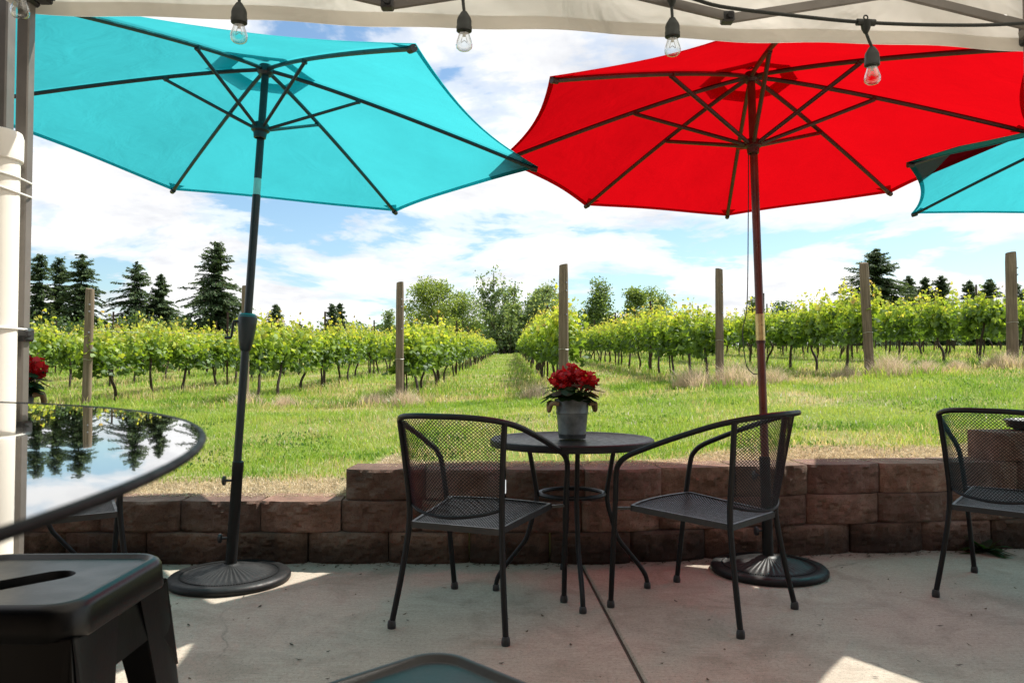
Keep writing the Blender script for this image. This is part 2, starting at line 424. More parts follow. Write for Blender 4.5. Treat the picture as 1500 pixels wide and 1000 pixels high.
def build_ground():
    xs = np.concatenate([-np.geomspace(320, 9, 26), np.linspace(-8.6, 9, 130), np.geomspace(9.4, 320, 26)])
    ts = np.concatenate([[0, .15], np.linspace(.3, 9, 90), np.geomspace(9.3, 60, 46), np.geomspace(63, 600, 24)])
    X, T = np.meshgrid(xs, ts); Y = wall_y(np.clip(X, -6, 6))+.12+T
    Z = gz(X, Y); Z[0] -= .05
    V = np.stack([X, Y, Z], -1).reshape(-1, 3); n, m = X.shape
    i = np.arange(n-1)[:, None]*m+np.arange(m-1)[None]; Fq = np.stack([i, i+1, i+m+1, i+m], -1).reshape(-1, 4)
    o = np_mesh('ground', V, [Fq], M['ground'], None, np.stack([np.clip(1.25-T.ravel()/(.05+.9*(.62-.40*sstep(-.85, -.55, X.ravel())*(1-sstep(.9, 1.6, X.ravel()))+.12*sstep(1.4, 2.4, X.ravel()))), 0, 1)]*3, -1), smooth=True); tag(o, 'rising field of grass and bare tan soil beyond the low block wall', None, kind='structure')
build_ground()

def build_patio():
    JX = lambda y: .455-(y-2.686)*.047
    y0, y1 = -6.0, 5.4
    for nm, side in (('patio', -1), ('patio', 1)):
        mb = MB(); w = .007
        xa0, xa1 = JX(y0)+side*w, JX(y1)+side*w
        xo = side*9
        b = .008
        top = [(xa0+side*b, y0, 0), (xo, y0, 0), (xo, y1, 0), (xa1+side*b, y1, 0)]
        lip = [(xa0, y0, -.008), (xa1, y1, -.008), (xa1, y1, -.1), (xa0, y0, -.1)]
        vs = top+lip
        mb.add(vs, [(0, 1, 2, 3) if side > 0 else (3, 2, 1, 0), (0, 3, 5, 4), (4, 5, 6, 7)])
        o = mb.build(nm, M['concrete'], None, False)
        tag(o, 'broom finished concrete patio slab '+('right' if side > 0 else 'left')+' of the diagonal joint', None, kind='structure')
    mb = MB(); mb.add([(JX(y0)-.02, y0, -.012), (JX(y0)+.02, y0, -.012), (JX(y1)+.02, y1, -.012), (JX(y1)-.02, y1, -.012)], [(0, 1, 2, 3)])
    tag(mb.build('pavement_joint', M['joint'], None, False), 'dark expansion joint running through the patio', None, kind='structure')
build_patio()

# ------------------------------------------------------------------ retaining wall
def wall_frame(s):
    "arc-length along the wall from x=-6 -> point, direction"
    pts = [(-6, 4.345), (.5, 4.345), (1.8, 4.56), (6.5, 5.124)]
    for (a, b) in zip(pts[:-1], pts[1:]):
        l = math.dist(a, b)
        if s <= l or b == pts[-1]:
            d = ((b[0]-a[0])/l, (b[1]-a[1])/l); return Vector((a[0]+d[0]*s, a[1]+d[1]*s, 0)), Vector((*d, 0))
        s -= l
def block_geo(c0, d, w, z0, h, depth, rs):
    "one split-face block: bulging rough front, flat top; front toward the patio"
    nx, nz = 26, 12; g = .003
    nrm = Vector((d.y, -d.x, 0)); V = []; Fc = []
    ph = rs.random()*100
    for iz in range(nz+1):
        for ix in range(nx+1):
            u = ix/nx; v = iz/nz
            edge = min(u, 1-u)*w; ez = min(v, 1-v)*h
            bul = .030*(1-(2*u-1)**2)-.006
            rough = (vnoise(np.array(ph+u*w*22), np.array(v*h*22+ph))-.5)*.026+(vnoise(np.array(ph+u*w*70), np.array(v*h*70))-.5)*.016
            k = min(1, edge/.02, (ez+.004)/.014)
            off = bul+float(rough)*k-.012*(1-min(1, edge/.022))-.007*(1-min(1, ez/.012))
            p = c0+d*(g+u*(w-2*g))+nrm*off+Vector((0, 0, z0+v*(h-.0035)))
            V.append(p)
    m = nx+1
    for iz in range(nz):
        for ix in range(nx):
            Fc.append((iz*m+ix, iz*m+ix+1, (iz+1)*m+ix+1, (iz+1)*m+ix))
    b = len(V); tp = nz*m
    for (u, bz) in ((.04, 0), (.96, 0), (.96, 1), (.04, 1)):
        V.append(c0+d*(w*u)-nrm*depth+Vector((0, 0, z0+bz*(h-.0035))))
    Fc.append(tuple(range(tp, tp+m))+(b+2, b+3))                                # top
    Fc.append((0, b, b+3)+tuple(iz*m for iz in range(nz, 0, -1)))               # left end
    Fc.append((b+1,)+tuple(iz*m+nx for iz in range(nz+1))+(b+2,))               # right end
    Fc.append((b, b+1, b+2, b+3))
    return V, Fc
def build_wall():
    rs = random.Random(5)
    t = thing('retaining_wall', 'low retaining wall of rough brown split-face concrete blocks edging the patio', 'wall')
    W = .445; H = .171
    S0 = -.926+6
    def course(name, z0, s_start, s_end, setb, depth=.27, lab=None):
        V = []; Fs = []; C = []; s = s_start
        while s < s_end-.05:
            p, d = wall_frame(s+W/2); nrm = Vector((d.y, -d.x, 0))
            c0 = p-d*(W/2)-nrm*setb+nrm*rs.uniform(-.007, .007)
            v, f = block_geo(c0, d, W, z0, H, depth, rs); b = len(V)
            V += v; Fs += [tuple(i+b for i in q) for q in f]
            k = rs.uniform(.6, 1.3); tint = (k*rs.uniform(.95, 1.12), k, k*rs.uniform(.9, 1.02)); C += [tint]*len(v)
            s += W
        mb = MB(); mb.add(V, Fs); o = mb.build(name, M['block'], t, True, angle=28)
        a = o.data.color_attributes.new('col', 'FLOAT_COLOR', 'POINT')
        for i, c in enumerate(C): a.data[i].color = (*c, 1)
        if lab: o['label'] = lab
    course('bottom_course', 0, S0-.2-W*9, S0+W*13, 0)
    course('middle_course', H, S0-.02-W*9, S0+W*13, .012)
    course('cap_course', 2*H, S0, S0+W*13, .024)
    course('raised_block', 3*H, S0+W*8.67, S0+W*12.3, .036, lab='fourth layer of block at the far right end')
build_wall()

def build_sky_blocker():  # unseen wall and overhang, added to hold back sky light and deepen patio shade
    mb = MB(); mb.box((0, -2.0, 1.9), (22, .2, 3.8))
    for i in range(19): mb.box((0, -1.892, .12+.2*i), (22, .03, .185), Matrix.Rotation(R(4), 3, 'X'))
    o = mb.build('sky_blocker_wall', M['blocker_siding'], None, False); tag(o, 'unseen boarded wall added behind the tent to block sky light', None, kind='structure')
    mb = MB(); mb.box((0, -1.5, 3.86), (22.6, 1.6, .1)); tag(mb.build('roof', M['blocker_siding'], None, False), 'unseen overhang added above the boarded wall to block sky light', None, kind='structure')
build_sky_blocker()

# ------------------------------------------------------------------ wrought iron chair
def mesh_lattice(mb, fn, nu, nv, r=.0011, uclip=None):
    "expanded metal: diamond strands over surface fn(u,v); each strand a thin three-sided bar"
    def strand(a, b):
        d = (b-a)
        if d.length < 1e-6: return
        d.normalize(); s = d.cross(Vector((0, 0, 1)));
        if s.length < .2: s = d.cross(Vector((0, 1, 0)))
        s.normalize(); t = s.cross(d)
        vs = []
        for p in (a, b):
            for k in range(3):
                an = 2*PI*k/3+.5; vs.append(p+(s*math.cos(an)+t*math.sin(an))*r)
        mb.add(vs, [(0, 1, 4, 3), (1, 2, 5, 4), (2, 0, 3, 5)])
    for i in range(nu):
        for j in range(nv):
            u0, v0 = i/nu, j/nv; du, dv = .5/nu, .5/nv
            c = fn(u0+du, v0+dv)
            for (a, b) in ((0, 0), (2, 0), (0, 2), (2, 2)):
                strand(c if False else fn(u0+a*du, v0+b*dv), c)
def make_chair():
    root = thing('patio_chair', 'chair', 'chair', group='black mesh armchairs on the patio')
    rt = .0125
    # continuous rim: front foot - arm - around the back - arm - front foot
    half = [(0, -.418, .886), (.09, -.407, .885), (.178, -.362, .877), (.237, -.285, .860), (.272, -.19, .833), (.298, -.03, .777), (.318, .11, .722), (.325, .185, .688),
            (.325, .225, .655), (.320, .245, .61), (.306, .262, .46), (.292, .288, .2), (.282, .305, .02)]
    full = [(-x, y, z) for x, y, z in half[:0:-1]]+half
    def rear(sg): return crom([(sg*.24, -.283, .859), (sg*.222, -.262, .66), (sg*.212, -.245, .46), (sg*.228, -.27, .25), (sg*.257, -.31, .02)], 7)
    path = crom(full, 6)
    # split the rim: arms+back is one bent tube, the front legs are its lower ends (legs separate parts)
    top = [p for p in path if p.z > .452]
    mb = MB(); mb.tube(top, rt, 10, cap=False); mb.build('arm_rail', M['black'], root)
    for sg in (-1, 1):
        mb = MB(); mb.tube([p for p in path if p.x*sg > 0 and p.z <= .475] if sg > 0 else [p for p in path if p.x < 0 and p.z <= .475], rt, 10); leg = mb.build('leg', M['black'], root)
        f = MB(); f.lathe([(0, 0), (.017, 0), (.018, .012), (.016, .028), (.0126, .034), (0, .034)], 12, (sg*.2815, .3055, 0)); f.build('foot_cap', M['tent_dark'], leg)
        mb = MB(); mb.tube(rear(sg), rt, 10); leg = mb.build('leg', M['black'], root)
        f = MB(); f.lathe([(0, 0), (.017, 0), (.018, .012), (.016, .028), (.0126, .034), (0, .034)], 12, (sg*.2575, -.3105, 0)); f.build('foot_cap', M['tent_dark'], leg)
    # back mesh
    topc = crom([(-.232, -.277, .846), (-.175, -.347, .862), (-.09, -.387, .870), (0, -.397, .871), (.09, -.387, .870), (.175, -.347, .862), (.232, -.277, .846)], 10)
    botc = crom([(-.206, -.240, .505), (-.15, -.285, .49), (-.075, -.315, .48), (0, -.325, .476), (.075, -.315, .48), (.15, -.285, .49), (.206, -.240, .505)], 10)
    def smp(c, u):
        x = max(0, min(1, u))*(len(c)-1); i = min(int(x), len(c)-2); return c[i].lerp(c[i+1], x-i)
    mb = MB(); mesh_lattice(mb, lambda u, v: smp(botc, u).lerp(smp(topc, u), max(0, min(1, v))), 34, 27, .00165)
    bk = mb.build('backrest', M['black'], root, False)
    mb = MB(); mb.tube(botc, .007, 8); mb.build('lower_rail', M['black'], bk)
    # seat
    def edge(u):   # front edge bulge
        return .215+.04*(1-(2*u-1)**2)
    def seat(u, v):
        u = max(0, min(1, u)); v = max(0, min(1, v))
        hw = .205+(.255-.205)*v
        y = -.25+(edge(u)+.25)*v
        return Vector(((2*u-1)*hw, y, .428+.032*v-.012*math.sin(PI*u)*math.sin(PI*v)))
    mb = MB(); mesh_lattice(mb, seat, 32, 28, .0016); st = mb.build('seat', M['seat'], root, False)
    out = [seat(k/10, 0) for k in range(11)]+[seat(1, k/8) for k in range(1, 9)]+[seat(1-k/12, 1) for k in range(1, 13)]+[seat(0, 1-k/8) for k in range(1, 8)]
    mb = MB(); n = len(out)
    cen = Vector((0, 0, .44)); vs = []
    for p in out:
        q = p.lerp(Vector((cen.x, cen.y, p.z)), .055)
        vs += [p+Vector((0, 0, .004)), q+Vector((0, 0, .004)), q+Vector((0, 0, -.003)), p+Vector((0, 0, -.022))]
    fs = []
    for i in range(n):
        j = (i+1) % n
        for k in range(4): fs.append((i*4+k, j*4+k, j*4+(k+1) % 4, i*4+(k+1) % 4))
    mb.add(vs, fs)
    for sg in (-1, 1):
        mb.bar((sg*.255, .215, .45), (sg*.305, .262, .45), .014, .012)
        mb.bar((sg*.2, -.245, .425), (sg*.212, -.247, .43), .014, .014)
    mb.build('seat_frame', M['seat'], root)
    return root
def face(fx, fy): return math.atan2(fy, fx)-PI/2
chair = make_chair()
chair.location = (-.14, 3.47, 0); chair.rotation_euler.z = face(.39, .92); tag(chair, 'black mesh armchair turned away, left of the round table with the red flowers')
c2 = copy_tree(chair); c2.location = (.86, 3.565, 0); c2.rotation_euler.z = face(-.73, .68); tag(c2, 'black mesh armchair side on, right of the flower table, before the red umbrella pole')
c3 = copy_tree(chair); c3.location = (2.395, 3.745, 0); c3.rotation_euler.z = face(.74, .68); tag(c3, 'black mesh armchair cut by the right edge of the photo, below the raised block')
c4 = copy_tree(chair); c4.location = (-2.08, 3.62, 0); c4.rotation_euler.z = face(-.60, .80); tag(c4, 'black mesh armchair mostly hidden behind the glossy bar table and black stool')

# ------------------------------------------------------------------ bistro tables
def make_table():
    root = thing('bistro_table', 'table', 'table', group='round black bistro tables')
    mb = MB(); Rr = .397
    mb.lathe([(0, .727), (Rr-.030, .727), (Rr-.024, .731), (Rr-.006, .732), (Rr, .728), (Rr+.002, .715), (Rr, .699), (Rr-.006, .697), (Rr-.008, .718), (0, .718)], 72)
    mb.build('tabletop', M['black'], root)
    prof = [(.235, .716), (.218, .708), (.205, .66), (.192, .59), (.180, .52), (.172, .46), (.178, .40), (.195, .34), (.222, .25), (.27, .185), (.325, .118), (.357, .07), (.368, .035), (.37, .0)]
    for k in range(4):
        a = R(90*k+3)
        mb = MB(); mb.tube(crom([(r*math.cos(a), r*math.sin(a), z) for r, z in prof], 4), .0115, 10); lg = mb.build('leg', M['black'], root)
        f = MB(); f.lathe([(0, 0), (.016, 0), (.017, .012), (.015, .026), (.0116, .03), (0, .03)], 12, (.3695*math.cos(a), .3695*math.sin(a), 0)); f.build('foot_cap', M['tent_dark'], lg)
    mb = MB(); mb.tube([(.156*math.cos(2*PI*k/48), .156*math.sin(2*PI*k/48), .463) for k in range(48)], .0105, 8, True); mb.build('leg_ring', M['black'], root)
    return root
TX, TY = .292, 3.85
table = make_table(); table.location = (TX, TY, 0); tag(table, 'round black metal bistro table between two chairs, flower bucket on top')
t2 = copy_tree(table); t2.location = (-2.55, 3.93, 0); t2.rotation_euler.z = .5; tag(t2, 'round black bistro table hidden behind the tent leg and glossy bar table')

# ------------------------------------------------------------------ flower bucket
def make_bucket():
    root = thing('flower_pot', 'pot', 'potted flowers', group='galvanised buckets of red flowers')
    mb = MB(); p = [(0, .002), (.083, .002), (.085, .006), (.0865, .02), (.089, .022), (.0895, .03), (.088, .034), (.098, .120), (.1015, .122), (.102, .13), (.0995, .134), (.106, .182), (.112, .184), (.113, .19), (.108, .192), (.103, .18), (.098, .165), (0, .165)]
    mb.lathe([(r*.77, z) for r, z in p[:-1]], 48); bk = mb.build('bucket', M['galv'], root)
    mb = MB(); mb.lathe([(.077, .160), (.045, .172), (0, .176)], 24); mb.build('soil', M['soil'], root)
    for sg in (-1, 1):
        mb = MB(); mb.tube(crom([(sg*.074, -.042, .168), (sg*.104, -.038, .172), (sg*.112, -.02, .155), (sg*.114, 0, .136), (sg*.112, .02, .155), (sg*.104, .038, .172), (sg*.074, .042, .168)], 5), .011, 8); mb.build('rope_handle', M['rope'], bk)
    rs = np.random.default_rng(11)
    # leaves: round, wavy begonia leaves on stalks
    V = []; Fq = []; C = []
    def leaf(base, tip_dir, up, w, l, col):
        d = Vector(tip_dir).normalized(); s = d.cross(Vector(up)).normalized(); n = s.cross(d)
        b = len(V); V.append(base); C.append(col)
        for k in range(11):
            a = -PI*.92+2*PI*.92*k/10
            rr = (1+.10*math.cos(7*a))
            x = math.cos(a)*l*.5*rr+l*.45; y = math.sin(a)*w*.5*rr
            V.append(base+d*x+s*y+n*(-.25*abs(y)-.35*x*x/l)); C.append(tuple(c*rs.uniform(.8, 1.2) for c in col))
        for k in range(10): Fq.append((b, b+1+k, b+2+k))
    st = MB()
    for i in range(64):
        a = rs.uniform(0, 2*PI); el = rs.uniform(-.15, 1.1); r0 = rs.uniform(.015, .065)
        base = Vector((math.cos(a)*r0, math.sin(a)*r0, .17))
        rr = rs.uniform(.05, .115); tip = Vector((math.cos(a)*rr, math.sin(a)*rr, .195+rs.uniform(0, .075)))
        st.tube([base, base.lerp(tip, .5)+Vector((0, 0, .015)), tip], .0022, 5)
        col = (.022, .055, .016) if rs.random() < .88 else (.08, .06, .03)
        leaf(tip, (math.cos(a), math.sin(a), rs.uniform(-.35, .35)), (0, 0, 1), rs.uniform(.045, .07), rs.uniform(.045, .065), col)
    lo = np_mesh('leaves', np.array([tuple(v) for v in V]), [np.array(Fq)], M['tree_leaf'], root, np.array(C))
    st.build('stems', M['vine_bark'], root)
    # three big ruffled flower heads and a low small one
    for (cx, cy, cz, rad, dn) in ((-.062, -.03, .280, .054, 1), (.004, .03, .310, .048, 1), (.070, -.01, .272, .056, 1), (.03, .05, .262, .04, 1), (-.035, .06, .275, .045, 1), (.035, -.04, .295, .036, 1)):
        V = []; Fq = []; C = []; c = Vector((cx, cy, cz))
        for i in range(95):
            v = Vector(rs.normal(size=3)).normalized(); v.z = v.z*.8+.12
            rr = rad*rs.uniform(.35, 1.0); p = c+v*rr
            s = v.cross(Vector(rs.normal(size=3))).normalized(); u = s.cross(v).normalized()
            w = rs.uniform(.012, .02); b = len(V)
            tilt = v*.6+u*.8
            k = rs.uniform(.55, 1.1); col = (.62*k, .012*k, .018*k)
            V += [p-s*w*.5, p+s*w*.5, p+s*w*.8+tilt*w*.8, p+tilt*w*1.35, p-s*w*.8+tilt*w*.8]; C += [col]*5
            Fq.append((b, b+1, b+2, b+3, b+4))
        np_mesh('flower', np.array([tuple(v) for v in V]), [np.array(Fq)], M['petal'], root, np.array(C))
    return root
pot = make_bucket(); pot.location = (TX+.0, TY-.03, .732); pot.rotation_euler.z = .15; tag(pot, 'galvanised bucket with three red blooms and rope handles on the middle bistro table')
p2 = copy_tree(pot); p2.scale = (1.22,)*3; p2.location = (-2.50, 3.93, .732); p2.rotation_euler.z = .5; tag(p2, 'bucket of red flowers peeping out beside the tent leg, far left')

# ------------------------------------------------------------------ umbrellas
def frame(ax, ay):
    n = Vector((ax, ay, 1)).normalized(); e1 = (Vector((1, 0, 0))-n*n.x).normalized(); return n, e1, n.cross(e1)
def make_umbrella(label, hub, tilt, Rad, drop, phi, nr, sf, slide, foot, cloth, ribm, polem, kind):
    foot = Vector(foot); hub = Vector(hub); n, e1, e2 = frame(*tilt)
    root = thing('patio_umbrella', label, 'umbrella', foot, 0, 'open patio umbrellas over the tables')
    off = foot
    def P(a, r, z): return hub+(e1*math.cos(a)+e2*math.sin(a))*r+n*z
    def ribz(u): return -drop*(u**1.18)            # ribs bow a little
    angs = [phi+2*PI*k/nr for k in range(nr)]
    # canopy panels
    def panel(mb, r0, r1, lift, conc, NU=14, NV=14):
        for k in range(nr):
            a0, a1 = angs[k], angs[k]+2*PI/nr
            vs = []; fs = []
            for i in range(NU+1):
                u = (r0+(r1-r0)*i/NU)
                for j in range(NV+1):
                    v = j/NV; w = 4*v*(1-v)
                    A = P(a0, u*Rad, ribz(u)+lift); B = P(a1, u*Rad, ribz(u)+lift)
                    p = A.lerp(B, v)
                    ax = hub+n*(ribz(u)+lift)
                    cu = conc*(max(0, (u-.25)/.75)**2.2 if r1 > .9 else .35)
                    q = ax+(p-ax)*(1-cu*w)+n*(-.012*w*u+.004*math.sin(9*u+5*v+k)*u*w)
                    if r1 > .9 and i == NU: q = q
                    vs.append(q)
            m = NV+1
            for i in range(NU):
                for j in range(NV): fs.append((i*m+j, i*m+j+1, (i+1)*m+j+1, (i+1)*m+j))
            mb.add(vs, fs)
    ang_gap = 2*PI/nr
    conc = .052 if nr == 6 else .04
    mb = MB(); panel(mb, .115, 1.0, .016, conc); panel(mb, .978, 1.0, .0135, conc, 2, 14)
    # hem strip folded under the edge + pockets at the rib tips
    for k in range(nr):
        a = angs[k]; d = (e1*math.cos(a)+e2*math.sin(a)); s = n.cross(d)
        tip = P(a, Rad, ribz(1)); z = n*.004
        mb.add([tip+z+s*.002, tip-d*.10+s*.045*1.1+n*(.028)+z, tip-d*.10-s*.045*1.1+n*(.028)+z], [(0, 1, 2)])
    can = mb.build('canopy', cloth, root, True, off, 25)
    mb = MB(); panel(mb, .001, .185, .05, .03, 6, 10); mb.build('vent_cap', cloth, can, True, off, 25)
    for k in range(nr):
        a = angs[k]
        mb = MB(); pts = [P(a, .03+(Rad-.045)*i/14, ribz((.03+(Rad-.045)*i/14)/Rad)-.004) for i in range(15)]
        wd = .0125 if kind == 'wood' else .0105
        mb.tube(pts, wd, 8); rb = mb.build('rib', ribm, root, True, off)
        mb = MB(); e = P(a, Rad-.03, ribz((Rad-.03)/Rad)-.006); d = (P(a, Rad, ribz(1))-e).normalized()
        mb.tube([e-d*.012, e+d*.022], .015, 10)
        mb.build('rib_end', M['tent_dark'] if kind != 'wood' else ribm, rb, True, off)
        mb = MB(); q = P(a, sf*Rad, ribz(sf)-.018); s0 = hub-n*slide+(e1*math.cos(a)+e2*math.sin(a))*.03
        mb.tube([s0, q], .0085 if kind != 'wood' else .0115, 8)
        mb.box(q+n*.006, (.024, .024, .026), bev=.004)
        mb.build('strut', ribm, rb, True, off)
    # hubs
    mb = MB()
    rotm = Matrix((e1, e2, n)).transposed()
    def lat(prof, c):
        t = MB(); t.lathe(prof, 24); mb.add([rotm @ Vector(v)+c for v in t.v], t.f)
    lat([(0, .02), (.03, .02), (.04, .008), (.042, -.02), (.03, -.035), (0, -.035)], hub)
    mb.build('top_hub', ribm, root, True, off)
    mb = MB(); lat([(.022, .03), (.034, .028), (.046, .012), (.046, -.012), (.034, -.022), (.03, -.05), (.022, -.052)], hub-n*slide)
    mb.build('sliding_hub', ribm, root, True, off)
    mb = MB(); lat([(0, .12), (.012, .115), (.02, .09), (.014, .07), (.022, .05), (0, .05)], hub+n*.01); mb.build('finial', polem, root, True, off)
    # pole
    rp = .0205
    base_top = foot+Vector((0, 0, .10))
    if kind == 'wood':
        ax = (hub-base_top).normalized()
        mb = MB(); mb.tube([base_top, base_top.lerp(hub, .5), hub], .0215, 16); mb.build('pole', polem, root, True, off)
        cz = (1.29-base_top.z)/(hub.z-base_top.z); c = base_top.lerp(hub, cz)
        mb = MB(); mb.tube([c-ax*.072, c-ax*.070, c+ax*.070, c+ax*.072], [.0215, .0245, .0245, .0215], 18); mb.build('brass_ferrule', M['brass'], root, True, off)
        mb = MB(); mb.tube([c-ax*.085, c-ax*.075], .026, 18); mb.build('ferrule_ring', M['wood_rib'], root, True, off)
        # pull cord
        s0 = hub-n*slide+Vector((-.028, -.012, -.01))
        mb = MB(); mb.tube(crom([s0, s0+Vector((-.004, 0, -.35)), Vector((c.x-.075, c.y-.02, 1.42)), Vector((c.x-.10, c.y-.02, 1.27)), Vector((c.x-.085, c.y-.02, 1.10)), Vector((c.x-.05, c.y-.02, 1.045)), Vector((c.x-.021, c.y-.01, 1.04))], 8), .0028, 6)
        mb.build('pull_cord', M['tent_dark'], root, True, off)
    else:
        jt = base_top.lerp(hub, (2.0-base_top.z)/(hub.z-base_top.z)); ax = (hub-base_top).normalized()
        mb = MB(); mb.tube([base_top, jt-ax*.042], rp, 16); mb.build('pole', polem, root, True, off)
        mb = MB(); mb.tube([jt+ax*.042, hub], .019, 16); mb.build('tilting_pole', polem, root, True, off)
        mb = MB(); mb.tube([jt-ax*.044, jt+ax*.044], .0185, 16); mb.build('tilt_sleeve', M['light_teal'], root, True, off)
        ck = base_top.lerp(hub, (1.25-base_top.z)/(hub.z-base_top.z))
        mb = MB()
        mb.tube([ck+ax*.097, ck+ax*.092, ck+ax*.075, ck+ax*.04, ck-ax*.03, ck-ax*.085, ck-ax*.092], [.032, .043, .048, .046, .038, .028, .022], 14)
        cb = mb.build('crank_box', M['black_pole'], root, True, off)
        mb = MB(); mb.tube([ck+ax*.1, ck+ax*.085], [.036, .046], 14); mb.build('crank_collar', M['teal_plastic'], cb, True, off)
        mb = MB(); h0 = ck+Vector((-.04, -.01, .06)); mb.tube([h0, h0+Vector((-.018, -.01, 0)), h0+Vector((-.022, -.01, -.012)), h0+Vector((-.03, -.01, -.078)), h0+Vector((-.036, -.01, -.084)), h0+Vector((-.062, -.01, -.084))], [.008, .008, .007, .006, .008, .009], 8)
        mb.build('crank_handle', M['tent_dark'], cb, True, off)
    return root
TB = (-1.425, 4.0, 0); RB = (1.352, 4.17, 0)
make_umbrella('large teal patio umbrella on a dark crank pole, left of the photo', (-1.267, 3.994, 2.6075), (.054, .063), 1.455, .375, .173, 6, .327, .315, TB, M['teal_cloth'], M['black_pole'], M['black_pole'], 'metal')
make_umbrella('bright red patio umbrella on a mahogany wooden pole', (1.313, 4.269, 2.672), (.007, .087), 1.402, .408, -.168, 8, .448, .389, RB, M['red_cloth'], M['wood_rib'], M['mahogany'], 'wood')
make_umbrella('teal patio umbrella showing only its tip at the right edge', (3.645, 4.36, 2.59), (-.009, .026), 1.478, .392, .037, 6, .33, .30, (3.66, 4.30, 0), M['teal_cloth'], M['black_pole'], M['black_pole'], 'metal')

def make_base(label, loc, lean):
    root = thing('umbrella_base', label, 'umbrella base', loc, 0, 'round black umbrella bases')
    nr_ = 176
    def wob(a, r, i):
        if 4 <= i <= 9: return -.0045*(0.5+.5*math.cos(44*a))*math.sin(PI*min(1, max(0, (r-.07)/.16)))**.5
        return 0
    mb = MB()
    mb.lathe([(.288, 0), (.297, .008), (.298, .024), (.286, .038), (.232, .040), (.226, .036), (.20, .046), (.16, .058), (.12, .068), (.08, .076), (.062, .081), (.045, .083), (.040, .088), (.028, .089)], nr_, wob=wob)
    mb.build('base_plate', M['base'], root, True, None, 60)
    mb = MB()
    for k in range(120):
        a = 2*PI*k/120; mb.box((.2375*math.cos(a), .2375*math.sin(a), .040), (.007, .008, .006), Matrix.Rotation(a, 3, 'Z'))
    mb.build('bead_ring', M['base'], root, False)
    lean = Vector(lean).normalized()
    mb = MB(); mb.tube([lean*.08, lean*.55, lean*.552, lean*.60, lean*.604], [.028, .027, .0285, .0285, .024], 18); tb = mb.build('pole_sleeve', M['base'], root)
    for z in (.215, .505):
        mb = MB(); c = lean*z
        mb.tube([c+Vector((-.02, 0, 0)), c+Vector((-.058, -.01, 0))], .006, 8)
        mb.tube([c+Vector((-.052, -.009, 0)), c+Vector((-.055, -.009, 0)), c+Vector((-.066, -.011, 0)), c+Vector((-.069, -.011, 0))], [.012, .024, .024, .016], 12)
        mb.build('locking_knob', M['tent_dark'], tb)
    return root
make_base('round ribbed black umbrella base standing under the left teal umbrella', TB, (Vector((-1.267, 3.994, 2.6075))-Vector(TB)))
make_base('round ribbed black umbrella base under the red umbrella, behind a chair', RB, (Vector((1.313, 4.269, 2.672))-Vector(RB)))
make_base('round ribbed black umbrella base of the umbrella at the right edge', (3.66, 4.30, 0), (0, 0, 1))

# ------------------------------------------------------------------ bar table and stools
def build_bar_table():
    t = thing('bar_table', 'tall round bar table with glossy black top mirroring trees and sky', 'table', (-.893, .179, 0))
    zt = 1.046; Rr = .768
    mb = MB(); mb.lathe([(0, zt-.0008), (Rr-.004, zt-.0008)], 160); mb.build('glass_top', M['glass_top'], t)
    mb = MB(); mb.lathe([(Rr-.0042, zt-.002), (Rr-.0035, zt-.0004), (Rr-.002, zt), (Rr-.0007, zt-.0008), (Rr, zt-.002), (Rr-.0008, zt-.0038), (Rr-.003, zt-.0046), (Rr-.016, zt-.0046), (Rr-.016, zt-.0038), (0, zt-.0038)], 160); mb.build('rim', M['rim'], t)
    for k in range(4):
        a = R(45+90*k); mb = MB()
        mb.tube(crom([(.5*math.cos(a), .5*math.sin(a), zt-.02), (.42*math.cos(a), .42*math.sin(a), .7), (.40*math.cos(a), .40*math.sin(a), .4), (.50*math.cos(a), .50*math.sin(a), 0)], 6), .016, 10); mb.build('leg', M['black'], t)
    mb = MB(); mb.tube([(.405*math.cos(2*PI*k/40), .405*math.sin(2*PI*k/40), .35) for k in range(40)], .011, 8, True); mb.build('foot_ring', M['black'], t)
build_bar_table()

